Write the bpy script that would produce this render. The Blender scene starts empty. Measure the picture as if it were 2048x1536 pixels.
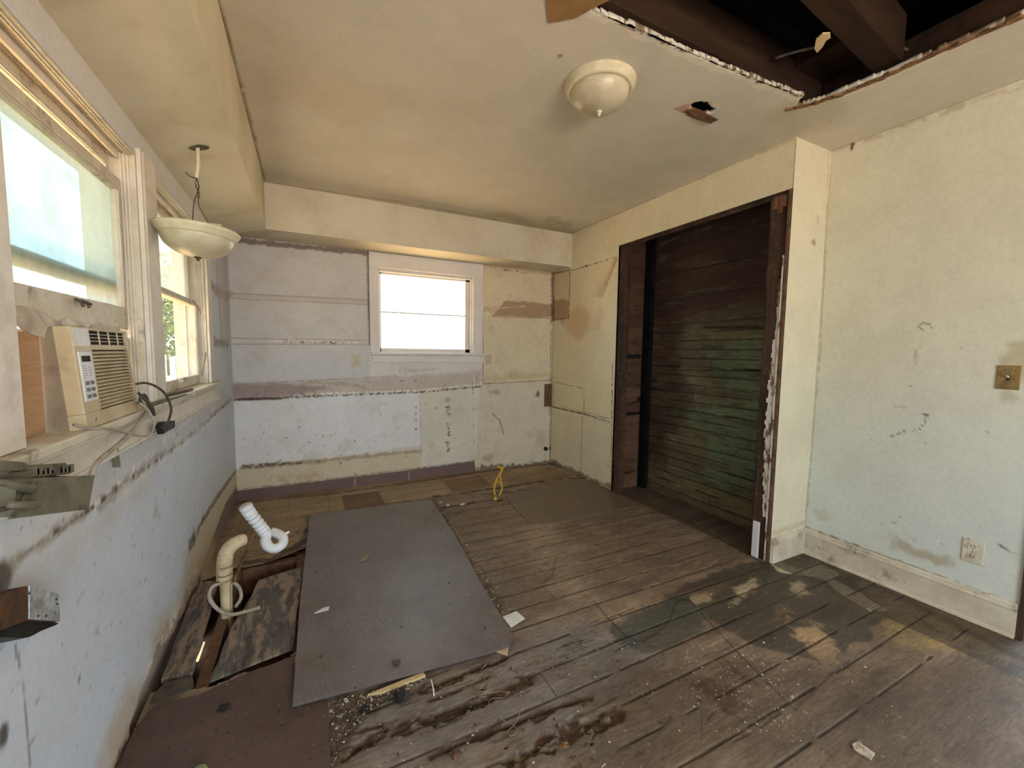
import bpy, bmesh, math, random
import numpy as np
from mathutils import Vector, Matrix
PI = math.pi
S = bpy.context.scene
C = S.collection
random.seed(7)

# ------------------------------------------------------------------ camera
YAW, PITCH, ROLL, FPX = math.radians(26.598), math.radians(4.442), math.radians(0.751), 820.3
cy_, sy_, cp_, sp_ = math.cos(YAW), math.sin(YAW), math.cos(PITCH), math.sin(PITCH)
FW = Vector((sy_*cp_, cy_*cp_, -sp_))
r0_ = Vector((cy_, -sy_, 0)); u0_ = r0_.cross(FW)
RT = math.cos(ROLL)*r0_ + math.sin(ROLL)*u0_
UP = -math.sin(ROLL)*r0_ + math.cos(ROLL)*u0_
EYE = Vector((0, 0, 1.3))
cam = bpy.data.cameras.new('camera'); camo = bpy.data.objects.new('camera', cam); C.objects.link(camo)
cam.sensor_width = 36; cam.lens = FPX/2048*36; cam.clip_start = 0.02
camo.matrix_world = Matrix(((RT.x, UP.x, -FW.x, EYE.x), (RT.y, UP.y, -FW.y, EYE.y), (RT.z, UP.z, -FW.z, EYE.z), (0, 0, 0, 1)))
S.camera = camo
S.view_settings.view_transform = 'Standard'; S.view_settings.look = 'None'
S.view_settings.gamma = 1; S.view_settings.use_curve_mapping = False
S.view_settings.exposure = 0.2

# ------------------------------------------------------------------ light
W = bpy.data.worlds.new('sky'); S.world = W; W.use_nodes = True
bgn = W.node_tree.nodes['Background']
bgn.inputs[0].default_value = (0.74, 0.88, 1.0, 1); bgn.inputs[1].default_value = 5.2

def lamp(name, kind, loc, target, energy, color, size=None):
    l = bpy.data.lights.new(name, kind); o = bpy.data.objects.new(name, l); C.objects.link(o)
    o.location = loc; o.rotation_euler = (Vector(target)-Vector(loc)).to_track_quat('-Z', 'Y').to_euler()
    l.energy = energy; l.color = color
    if kind == 'AREA': l.shape = 'RECTANGLE'; l.size, l.size_y = size
    if kind == 'SUN': l.angle = math.radians(1.0)
    return o
lamp('sun', 'SUN', (-3, 1, 9), (-0.2, 0.2, 0), 50, (1.0, 0.87, 0.70))
# unseen fill lamps, added behind the camera and beyond the right doorway
lamp('rear_fill_lamp', 'AREA', (0.9, -2.25, 1.45), (0.9, 0, 1.35), 60, (0.80, 0.91, 1.0), (1.7, 1.2))
lamp('side_doorway_fill', 'AREA', (3.9, -0.1, 1.3), (2.0, 0.6, 1.3), 3.5, (1.0, 0.95, 0.86), (1.0, 1.6))

# ------------------------------------------------------------------ layout numbers
XL, XO, XR, XSL = -0.556, 2.569, 2.937, -0.26
YB, YS, YC, YO = 4.095, 3.736, 1.489, 2.99
H, ZS, ZO, ZSW, ZSILL, ZHEAD = 2.565, 2.218, 2.28, 2.118, 1.08, 2.02
YREAR = -2.2

def hit(x, y, axis, val):
    """the point of the real plane (axis = val) that the photo shows at pixel x, y"""
    D = FW + RT*((x-1024)/FPX) - UP*((y-768)/FPX)
    t = (val-EYE[axis])/D[axis]
    return EYE + D*t

# ------------------------------------------------------------------ materials
def lin(c):
    c = np.asarray(c, float)/255
    return np.where(c <= 0.04045, c/12.92, ((c+0.055)/1.055)**2.4)
def rgba(c): return tuple(lin(c))+(1.0,)
class NT:
    def __init__(s, name):
        s.m = bpy.data.materials.new(name); s.m.use_nodes = True
        s.t = s.m.node_tree; s.b = s.t.nodes['Principled BSDF']; s.co = s.t.nodes.new('ShaderNodeTexCoord').outputs['Object']
    def n(s, typ, **k):
        o = s.t.nodes.new(typ)
        for a, v in k.items(): setattr(o, a, v)
        return o
    def link(s, a, b): s.t.links.new(a, b)
    def noise(s, scale, detail=4, rough=0.6, stretch=(1, 1, 1), dist=0):
        mp = s.n('ShaderNodeMapping'); mp.inputs['Scale'].default_value = stretch; s.link(s.co, mp.inputs[0])
        o = s.n('ShaderNodeTexNoise'); s.link(mp.outputs[0], o.inputs['Vector'])
        o.inputs['Scale'].default_value = scale; o.inputs['Detail'].default_value = detail
        o.inputs['Roughness'].default_value = rough; o.inputs['Distortion'].default_value = dist
        return o.outputs['Fac']
    def ramp(s, f, a, b, lo=0.0, hi=1.0):
        o = s.n('ShaderNodeMapRange'); s.link(f, o.inputs[0]); o.interpolation_type = 'SMOOTHSTEP'
        for i, v in enumerate((a, b, lo, hi)): o.inputs[i+1].default_value = v
        return o.outputs[0]
    def mix(s, f, a, b, mode='MIX'):
        o = s.n('ShaderNodeMix', data_type='RGBA', blend_type=mode)
        if hasattr(f, 'node'): s.link(f, o.inputs[0])
        else: o.inputs[0].default_value = f
        for i, v in ((6, a), (7, b)):
            if hasattr(v, 'node'): s.link(v, o.inputs[i])
            else: o.inputs[i].default_value = v
        return o.outputs[2]
    def bump(s, h, strength, dist=0.002):
        o = s.n('ShaderNodeBump'); o.inputs['Strength'].default_value = strength; o.inputs['Distance'].default_value = dist
        s.link(h, o.inputs['Height']); s.link(o.outputs[0], s.b.inputs['Normal'])
def surf(name, c1, c2=None, scale=8, rough=0.7, metal=0, dirt=None, dirt_amt=0.5, dirt_scale=5, stretch=(1, 1, 1), bump=0.15, spec=0.3, thr=(0.35, 0.65)):
    k = NT(name); c2 = c2 or tuple(v*0.88 for v in c1)
    col = k.mix(k.ramp(k.noise(scale, 6, 0.65, stretch), thr[0], thr[1]), rgba(c1), rgba(c2))
    if dirt is not None:
        col = k.mix(k.ramp(k.noise(dirt_scale, 9, 0.75), 0.52, 0.68, 0, dirt_amt), col, rgba(dirt))
    k.link(col, k.b.inputs['Base Color'])
    k.b.inputs['Roughness'].default_value = rough; k.b.inputs['Metallic'].default_value = metal
    k.b.inputs['Specular IOR Level'].default_value = spec
    if bump: k.bump(k.noise(scale*6, 5, 0.7, stretch), bump)
    return k.m
def painted(name, rough=0.75, grain=60, gamt=0.10, bump=0.2, spec=0.3, bdist=0.002, streak=(1, 1, 1)):
    """colour comes from the procedural stain map baked on the surface's vertices, plus fine grain"""
    k = NT(name)
    a = k.n('ShaderNodeAttribute', attribute_name='Col').outputs['Color']
    g = k.ramp(k.noise(grain, 8, 0.75, streak), 0.25, 0.75, 1-gamt*1.6, 1+gamt)
    g2 = k.ramp(k.noise(5, 8, 0.7, streak), 0.3, 0.7, 1-gamt*1.1, 1+gamt*0.6); mm = k.n('ShaderNodeMath', operation='MULTIPLY'); k.link(g, mm.inputs[0]); k.link(g2, mm.inputs[1])
    o = k.n('ShaderNodeVectorMath', operation='SCALE'); k.link(a, o.inputs[0]); k.link(mm.outputs[0], o.inputs['Scale'])
    k.link(o.outputs[0], k.b.inputs['Base Color'])
    k.b.inputs['Roughness'].default_value = rough; k.b.inputs['Specular IOR Level'].default_value = spec
    k.bump(k.noise(grain*2, 6, 0.7, streak), bump, bdist)
    return k.m
M = dict(
    wallpaint=painted('aged_wall_paint', 0.55, 45, 0.05, 0.25, 0.35),
    ceilpaint=painted('aged_ceiling_paint', 0.8, 120, 0.05, 0.5, 0.2, 0.003),
    floorwood=painted('worn_floor_wood', 0.62, 55, 0.28, 0.55, 0.35, 0.003, (0.35, 1.6, 1)),
    closetwood=painted('old_closet_boards', 0.7, 50, 0.25, 0.5, 0.25, 0.003, (1, 0.3, 1.6)),
    trim=surf('old_white_trim_paint', (226, 218, 204), (212, 203, 186), 6, 0.5, dirt=(150, 130, 105), dirt_amt=0.35, dirt_scale=4, bump=0.2),
    dirtytrim=surf('grimy_white_trim_paint', (214, 205, 186), (196, 184, 160), 7, 0.55, dirt=(104, 84, 60), dirt_amt=0.75, dirt_scale=6, bump=0.3),
    soffit=surf('soffit_paint', (212, 204, 182), (203, 194, 168), 3, 0.7, dirt=(170, 155, 130), dirt_amt=0.3, dirt_scale=3, bump=0.15),
    darkwood=surf('dark_old_wood', (78, 58, 45), (50, 37, 30), 9, 0.75, stretch=(1, 1, 0.12), dirt=(130, 112, 92), dirt_amt=0.4, dirt_scale=14, bump=0.5, spec=0.2),
    joist=surf('dark_joist_wood', (62, 44, 33), (38, 28, 21), 6, 0.85, stretch=(0.12, 1, 1), bump=0.5, spec=0.1),
    attic=surf('attic_boards', (26, 24, 22), (14, 13, 12), 5, 0.9, stretch=(0.2, 1, 1), bump=0.4, spec=0.1),
    splinter=surf('splintered_wood', (150, 112, 76), (92, 62, 40), 22, 0.8, stretch=(1, 1, 0.1), bump=0.5),
    peel=surf('peeling_white_paint_on_wood', (214, 208, 192), (110, 84, 60), 26, 0.75, stretch=(1, 1, 0.35), thr=(0.5, 0.58), bump=0.7),
    rustwood=surf('rust_brown_strip', (118, 86, 64), (84, 60, 46), 18, 0.7, bump=0.4),
    pbox=surf('off_white_plastic', (220, 212, 192), (206, 196, 172), 10, 0.4, bump=0.05),
    aplastic=surf('yellowed_appliance_plastic', (204, 188, 154), (186, 166, 130), 8, 0.45, dirt=(150, 130, 96), dirt_amt=0.35, dirt_scale=9, bump=0.08),
    acmetal=surf('grey_beige_cabinet_steel', (150, 134, 112), (134, 116, 94), 8, 0.5, dirt=(90, 72, 54), dirt_amt=0.4, dirt_scale=10, bump=0.1),
    dark=surf('dark_slot', (46, 38, 32), (30, 25, 22), 10, 0.8, bump=0),
    cpanel=surf('pale_control_panel', (216, 216, 212), (206, 206, 202), 10, 0.35, bump=0),
    grey=surf('grey_print', (120, 118, 112), (100, 98, 94), 10, 0.5, bump=0),
    cardboard=surf('brown_cardboard', (190, 152, 116), (178, 140, 104), 12, 0.85, stretch=(1, 1, 8), bump=0.1),
    foam=surf('crumpled_tape', (206, 196, 180), (178, 164, 144), 14, 0.6, bump=0.4),
    boxsteel=surf('dusty_grey_steel', (124, 119, 98), (102, 97, 80), 10, 0.6, dirt=(52, 42, 32), dirt_amt=0.7, dirt_scale=22, metal=0.2, bump=0.3),
    galv=surf('spattered_galvanised_steel', (216, 222, 224), (166, 168, 164), 24, 0.35, dirt=(92, 64, 44), dirt_amt=0.7, dirt_scale=40, metal=0.5, bump=0.3),
    rust=surf('rusty_steel', (112, 74, 44), (66, 48, 34), 14, 0.8, metal=0.1, bump=0.4),
    cable=surf('pale_cable_jacket', (176, 166, 148), (150, 138, 118), 16, 0.5, bump=0.1),
    cabledark=surf('dusty_dark_cable', (92, 82, 70), (66, 58, 50), 16, 0.6, bump=0.1),
    yellow=surf('yellow_gas_hose', (226, 182, 60), (204, 156, 40), 20, 0.45, bump=0.1),
    white_pvc=surf('bright_white_plastic', (236, 236, 238), (226, 226, 228), 10, 0.4, bump=0.05),
    old_pvc=surf('stained_cream_pvc', (214, 198, 164), (186, 164, 126), 12, 0.5, dirt=(120, 88, 56), dirt_amt=0.6, dirt_scale=14, bump=0.15),
    ground=surf('dry_ground', (190, 160, 126), (170, 140, 104), 3, 0.95, bump=0.2),
    crawl=surf('crawlspace_soil', (96, 78, 60), (70, 54, 42), 6, 0.95, bump=0.3),
    siding=surf('pale_siding', (176, 162, 150), (162, 146, 134), 3, 0.8, bump=0.1),
    leaf=surf('sunlit_leaf', (88, 104, 34), (56, 78, 26), 6, 0.7, bump=0),
    bark=surf('bark', (110, 92, 72), (80, 64, 50), 12, 0.9, bump=0.5),
    fence=surf('white_fence_paint', (225, 222, 214), (210, 206, 196), 4, 0.8, bump=0.1),
    brass=surf('tarnished_brass_plate', (158, 132, 84), (128, 102, 62), 30, 0.5, metal=0.35, bump=0.3),
    lampmetal=surf('cream_lamp_rim', (222, 214, 184), (208, 198, 164), 20, 0.45, bump=0.15),
    mauve=surf('mauve_brown_board', (110, 84, 78), (92, 70, 66), 10, 0.7, bump=0.2),
    paper=surf('white_card', (226, 226, 222), (208, 208, 202), 20, 0.7, bump=0.1),
    tan=surf('pale_wood_block', (206, 184, 140), (190, 166, 120), 20, 0.7, bump=0.1),
    string=surf('pale_twine', (160, 144, 118), (130, 114, 92), 30, 0.8, bump=0),
    blackdirt=surf('black_crumpled_scrap', (40, 38, 36), (24, 22, 22), 30, 0.5, bump=0.4),
    crumbs=surf('plaster_crumb', (206, 198, 184), (150, 130, 108), 30, 0.8, bump=0),
    green=surf('dull_green_scrap', (140, 146, 104), (120, 126, 86), 20, 0.7, bump=0.1),
)
def glassy(name, tint, dust, amt, scale=3):
    k = NT(name); nt = k.t; out = nt.nodes['Material Output']; nt.nodes.remove(k.b)
    tr = k.n('ShaderNodeBsdfTransparent'); tr.inputs[0].default_value = rgba(tint)
    gl = k.n('ShaderNodeBsdfGlossy'); gl.inputs['Roughness'].default_value = 0.08
    tl = k.n('ShaderNodeBsdfTranslucent'); tl.inputs[0].default_value = rgba(dust)
    df = k.n('ShaderNodeBsdfDiffuse'); df.inputs[0].default_value = rgba(dust)
    d2 = k.n('ShaderNodeMixShader'); d2.inputs[0].default_value = 0.3; k.link(tl.outputs[0], d2.inputs[1]); k.link(df.outputs[0], d2.inputs[2])
    a = k.n('ShaderNodeMixShader'); a.inputs[0].default_value = 0.04; k.link(tr.outputs[0], a.inputs[1]); k.link(gl.outputs[0], a.inputs[2])
    b = k.n('ShaderNodeMixShader'); k.link(k.ramp(k.noise(scale, 10, 0.75), 0.3, 0.7, amt*0.75, min(1, amt*1.2)), b.inputs[0])
    k.link(a.outputs[0], b.inputs[1]); k.link(d2.outputs[0], b.inputs[2]); k.link(b.outputs[0], out.inputs[0])
    return k.m
M['dustglass'] = glassy('dusty_window_glass', (235, 245, 245), (200, 212, 208), 0.62, 4)
M['clearglass'] = glassy('clean_window_glass', (245, 250, 250), (220, 225, 225), 0.06, 6)
def alab():
    k = NT('frosted_lamp_glass'); b = k.b
    col = k.mix(k.ramp(k.noise(7, 6, 0.7), 0.35, 0.7), rgba((206, 198, 170)), rgba((178, 168, 138)))
    k.link(col, b.inputs['Base Color']); b.inputs['Roughness'].default_value = 0.35
    b.inputs['Subsurface Weight'].default_value = 0.15; b.inputs['Subsurface Radius'].default_value = (0.02, 0.02, 0.015)
    return k.m
M['lampglass'] = alab()
M['tanpaper'] = surf('tan_backing_paper', (160, 124, 80), (142, 108, 68), 8, 0.85, bump=0.1)
M['cleantrim'] = surf('clean_white_trim', (228, 222, 216), (220, 212, 204), 5, 0.5, bump=0.1)

# ------------------------------------------------------------------ mesh helpers
def wloc(o):
    v = Vector((0, 0, 0))
    while o is not None: v += o.location; o = o.parent
    return v
class MB:
    def __init__(s): s.bm = bmesh.new()
    def box(s, x0, x1, y0, y1, z0, z1, mtx=None, top=None):
        vs = []
        for z in (z0, z1):
            for x, y in ((x0, y0), (x1, y0), (x1, y1), (x0, y1)): vs.append(s.bm.verts.new((x, y, z)))
        for f in ((0, 3, 2, 1), (4, 5, 6, 7), (0, 1, 5, 4), (1, 2, 6, 5), (2, 3, 7, 6), (3, 0, 4, 7)): s.bm.faces.new([vs[i] for i in f])
        if mtx is not None: bmesh.ops.transform(s.bm, matrix=mtx, verts=vs)
        return s
    def prism(s, pts, up):
        """closed outline (3-D points) pushed along the vector up"""
        up = Vector(up); a = [s.bm.verts.new(Vector(p)) for p in pts]; b = [s.bm.verts.new(Vector(p)+up) for p in pts]
        n = len(a); s.bm.faces.new(a[::-1]); s.bm.faces.new(b)
        for i in range(n): s.bm.faces.new((a[i], a[(i+1) % n], b[(i+1) % n], b[i]))
        return s
    def tube(s, pts, r, seg=10, cap=True):
        pts = [Vector(p) for p in pts]; n = len(pts); rs = r if isinstance(r, (list, tuple)) else [r]*n
        rings = []; t0 = (pts[1]-pts[0]).normalized(); nn = t0.orthogonal().normalized()
        for i, p in enumerate(pts):
            t = (pts[min(i+1, n-1)]-pts[max(i-1, 0)]).normalized()
            nn = (nn-t*nn.dot(t)).normalized(); bb = t.cross(nn)
            rings.append([s.bm.verts.new(p+(nn*math.cos(2*PI*k/seg)+bb*math.sin(2*PI*k/seg))*rs[i]) for k in range(seg)])
        for i in range(n-1):
            for k in range(seg): s.bm.faces.new((rings[i][k], rings[i][(k+1) % seg], rings[i+1][(k+1) % seg], rings[i+1][k]))
        if cap: s.bm.faces.new(rings[0][::-1]); s.bm.faces.new(rings[-1])
        return s
    def lathe(s, prof, mtx, seg=48, closed=False):
        rings = []
        for r, z in prof:
            if r < 1e-5: rings.append([s.bm.verts.new(mtx @ Vector((0, 0, z)))])
            else: rings.append([s.bm.verts.new(mtx @ Vector((r*math.cos(2*PI*k/seg), r*math.sin(2*PI*k/seg), z))) for k in range(seg)])
        for a, b in zip(rings, rings[1:]+([rings[0]] if closed else [])):
            for k in range(seg):
                k2 = (k+1) % seg
                if len(a) == 1 and len(b) == 1: continue
                if len(a) == 1: s.bm.faces.new((a[0], b[k2], b[k]))
                elif len(b) == 1: s.bm.faces.new((a[k], a[k2], b[0]))
                else: s.bm.faces.new((a[k], a[k2], b[k2], b[k]))
        return s
    def build(s, name, mat, parent=None, smooth=False, bevel=0, loc=None):
        bm = s.bm; bmesh.ops.recalc_face_normals(bm, faces=bm.faces)
        off = wloc(parent) if parent is not None else Vector(loc) if loc is not None else Vector((0, 0, 0))
        bmesh.ops.translate(bm, verts=bm.verts, vec=-off)
        me = bpy.data.meshes.new(name); bm.to_mesh(me); bm.free()
        o = bpy.data.objects.new(name, me); C.objects.link(o); me.materials.append(M[mat] if isinstance(mat, str) else mat)
        if smooth:
            for p in me.polygons: p.use_smooth = True
        if parent is not None: o.parent = parent
        elif loc is not None: o.location = loc
        if bevel:
            m = o.modifiers.new('bevel', 'BEVEL'); m.width = bevel; m.segments = 2; m.limit_method = 'ANGLE'
        return o
def thing(name, label, cat, loc, group=None):
    o = bpy.data.objects.new(name, None); C.objects.link(o); o.location = loc; o.empty_display_size = 0.05
    o['label'] = label; o['category'] = cat
    if group: o['group'] = group
    return o
def tag(o, label, cat, group=None, kind=None):
    o['label'] = label; o['category'] = cat
    if group: o['group'] = group
    if kind: o['kind'] = kind
    return o
def struct(o): o['kind'] = 'structure'; return o
def sempty(name, loc):
    o = bpy.data.objects.new(name, None); C.objects.link(o); o.location = loc; o.empty_display_size = 0.05; return struct(o)
def smoothpath(pts, n=8):
    pts = [Vector(p) for p in pts]; out = []; q = [pts[0]*2-pts[1]]+pts+[pts[-1]*2-pts[-2]]
    for i in range(1, len(q)-2):
        for k in range(n):
            t = k/n; a, b, c, d = q[i-1], q[i], q[i+1], q[i+2]
            out.append(0.5*((2*b)+(c-a)*t+(2*a-5*b+4*c-d)*t*t+(3*b-a-3*c+d)*t**3))
    out.append(pts[-1]); return out

# ------------------------------------------------------------------ procedural stain maps (numpy, baked on vertices)
def vnoise(U, V, seed=0):
    rs = np.random.RandomState(seed); L = rs.rand(256, 256)
    iu = np.floor(U).astype(int); iv = np.floor(V).astype(int); fu = U-iu; fv = V-iv
    fu = fu*fu*(3-2*fu); fv = fv*fv*(3-2*fv); a = iu & 255; b = iv & 255; a1 = (a+1) & 255; b1 = (b+1) & 255
    return (L[a, b]*(1-fu)+L[a1, b]*fu)*(1-fv)+(L[a, b1]*(1-fu)+L[a1, b1]*fu)*fv
def fbm(U, V, f, seed=0, octv=4, su=1, sv=1):
    o = np.zeros_like(U); amp = 0.5; tot = 0
    for i in range(octv): o += amp*vnoise(U*f*su+i*17.3, V*f*sv+i*9.1, seed+i); tot += amp; amp *= 0.55; f *= 2.03
    return o/tot
def sstep(x, a, b):
    t = np.clip((x-a)/(b-a), 0, 1); return t*t*(3-2*t)
class Paint:
    def __init__(s, U, V, base, conv):
        s.U, s.V, s.conv = U, V, conv; s.col = np.tile(lin(base), (len(U), 1)); s.h = np.zeros(len(U))
    def P(s, L): return [s.conv(*p) for p in L]
    def mix(s, m, col, a=1.0, idx=None):
        w = np.clip(m*a, 0, 1)[:, None]
        if idx is None: s.col = s.col*(1-w)+lin(col)*w
        else: s.col[idx] = s.col[idx]*(1-w)+lin(col)*w
    def sub(s, pts, pad):
        a = np.array(pts); u0, v0 = a.min(0)-pad; u1, v1 = a.max(0)+pad
        return np.where((s.U > u0) & (s.U < u1) & (s.V > v0) & (s.V < v1))[0]
    def dist(s, pts, i):
        U, V = s.U[i], s.V[i]; d = np.full(len(i), 1e9)
        for (a, b), (c, e) in zip(pts, pts[1:]):
            du, dv = c-a, e-b; L = du*du+dv*dv+1e-12
            t = np.clip(((U-a)*du+(V-b)*dv)/L, 0, 1); d = np.minimum(d, np.hypot(U-a-t*du, V-b-t*dv))
        return d
    def line(s, L, w, col, a=1, soft=0.5, rough=0.3, brk=0, nf=40, seed=1, depth=0, world=False):
        pts = L if world else s.P(L); i = s.sub(pts, w*2+0.01)
        if not len(i): return
        U, V = s.U[i], s.V[i]; d = s.dist(pts, i)+rough*w*(fbm(U, V, nf, seed)-0.5)*2
        m = 1-sstep(d, w/2*(1-soft), w/2*(1+soft))
        if brk: m = m*sstep(fbm(U, V, nf*1.4, seed+9), brk-0.06, brk+0.06)
        s.mix(m, col, a, i)
        if depth: s.h[i] -= m*depth
    def poly(s, L, col, a=1, soft=0.006, wob=0.0, nf=18, seed=2, noise=0, depth=0, world=False):
        pts = L if world else s.P(L); i = s.sub(pts, soft*2+wob+0.01)
        if not len(i): return
        U, V = s.U[i], s.V[i]; d = s.dist(pts+[pts[0]], i); ins = np.zeros(len(i), bool)
        for (x0, y0), (x1, y1) in zip(pts, pts[1:]+[pts[0]]):
            c = (y0 > V) != (y1 > V); ins ^= c & (U < (x1-x0)*(V-y0)/((y1-y0) if abs(y1-y0) > 1e-9 else 1e-9)+x0)
        sd = np.where(ins, -d, d)
        if wob: sd = sd+wob*(fbm(U, V, nf, seed)-0.5)*2
        m = 1-sstep(sd, -soft, soft)
        if noise: m = m*sstep(fbm(U, V, nf*0.6, seed+5, 5), 0.5-noise, 0.5+noise*0.5)
        s.mix(m, col, a, i)
        if depth: s.h[i] -= m*depth
    def blob(s, p, ru, rv, col, a=1, rag=0.6, nf=20, seed=3, rot=0, world=False):
        u, v = p if world else s.conv(*p); i = s.sub([(u, v)], max(ru, rv)*1.8)
        if not len(i): return
        U, V = s.U[i]-u, s.V[i]-v; c, n = math.cos(rot), math.sin(rot)
        d = np.hypot((U*c+V*n)/ru, (-U*n+V*c)/rv)+rag*(fbm(s.U[i], s.V[i], nf, seed)-0.5)*2
        s.mix(1-sstep(d, 0.35, 1.0), col, a, i)
    def specks(s, L, n, r0, r1, col, a=0.8, seed=4, asp=1.6):
        rs = random.Random(seed); pts = s.P(L); us = [p[0] for p in pts]; vs = [p[1] for p in pts]; k = 0; t = 0
        while k < n and t < n*20:
            t += 1; u, v = rs.uniform(min(us), max(us)), rs.uniform(min(vs), max(vs)); ins = False
            for (x0, y0), (x1, y1) in zip(pts, pts[1:]+[pts[0]]):
                if (y0 > v) != (y1 > v) and u < (x1-x0)*(v-y0)/(y1-y0)+x0: ins = not ins
            if not ins: continue
            r = r0+(r1-r0)*rs.random()**2.5; s.blob((u, v), r*rs.uniform(0.7, asp), r, col, a*rs.uniform(0.5, 1), 0.5, 80, rs.randint(0, 99), rs.uniform(0, 3), world=True); k += 1
    def cloud(s, f, lo, hi, col, a, seed=5, octv=5, su=1, sv=1):
        s.mix(sstep(fbm(s.U, s.V, f, seed, octv, su, sv), lo, hi), col, a)
def axis(a, b, step, *extra):
    n = max(2, int(round((b-a)/step))); v = list(np.linspace(a, b, n+1)); st = (b-a)/n
    for e in extra:
        if a < e < b: v = [q for q in v if abs(q-e) > st*0.45]+[e]
    return np.array(sorted(v))
def gridmesh(name, us, vs, place, paint, mat, keep=None, parent=None, flip=False):
    """place(U,V,h)->xyz ; paint(U,V)->(colours,h)"""
    V, U = np.meshgrid(vs, us, indexing='xy'); nu, nv = len(us), len(vs)
    U = U.ravel(); V = V.ravel(); col, h = paint(U, V); X = place(U, V, h)
    I = np.arange(nu*nv).reshape(nu, nv)
    q = np.stack([I[:-1, :-1], I[1:, :-1], I[1:, 1:], I[:-1, 1:]], -1).reshape(-1, 4)
    if keep is not None:
        cu = U[q].mean(1); cv = V[q].mean(1); q = q[keep(cu, cv)]
    if flip: q = q[:, ::-1]
    used = np.unique(q); rem = -np.ones(nu*nv, int); rem[used] = np.arange(len(used)); q = rem[q]; X = X[used]; col = col[used]
    me = bpy.data.meshes.new(name); me.vertices.add(len(X)); me.vertices.foreach_set('co', X.astype(np.float32).ravel())
    me.loops.add(q.size); me.loops.foreach_set('vertex_index', q.astype(np.int32).ravel())
    me.polygons.add(len(q)); me.polygons.foreach_set('loop_start', np.arange(0, q.size, 4, dtype=np.int32))
    me.update(calc_edges=True); me.polygons.foreach_set('use_smooth', np.ones(len(q), bool))
    at = me.color_attributes.new('Col', 'FLOAT_COLOR', 'POINT')
    at.data.foreach_set('color', np.concatenate([col, np.ones((len(col), 1))], 1).astype(np.float32).ravel())
    me.materials.append(M[mat]); me.validate()
    o = bpy.data.objects.new(name, me); C.objects.link(o)
    if parent is not None: o.parent = parent
    return o
def inpoly(U, V, pts):
    ins = np.zeros(len(U), bool)
    for (x0, y0), (x1, y1) in zip(pts, pts[1:]+[pts[0]]):
        c = (y0 > V) != (y1 > V); ins ^= c & (U < (x1-x0)*(V-y0)/((y1-y0) if abs(y1-y0) > 1e-9 else 1e-9)+x0)
    return ins
cB = lambda x, y: (lambda p: (p.x, p.z))(hit(x, y, 1, YB))
cL = lambda x, y: (lambda p: (p.y, p.z))(hit(x, y, 0, XL))
cO = lambda x, y: (lambda p: (p.y, p.z))(hit(x, y, 0, XO))
cR = lambda x, y: (lambda p: (p.y, p.z))(hit(x, y, 0, XR))
cK = lambda x, y: (lambda p: (p.y, p.z))(hit(x, y, 0, 2.934))
cY = lambda x, y: (lambda p: (p.x, p.z))(hit(x, y, 1, YC))
cF = lambda x, y: (lambda p: (p.x, p.y))(hit(x, y, 2, 0))
cC = lambda x, y: (lambda p: (p.x, p.y))(hit(x, y, 2, H))

exec_sections = True
# ================================================================== ROOM SHELL
W1 = (1.245, 2.06); W2 = (2.24, 3.17)      # openings of the two left windows, along y
BWX = (0.62, 1.578); BWZ = (1.285, 2.08)   # opening of the back window
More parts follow.
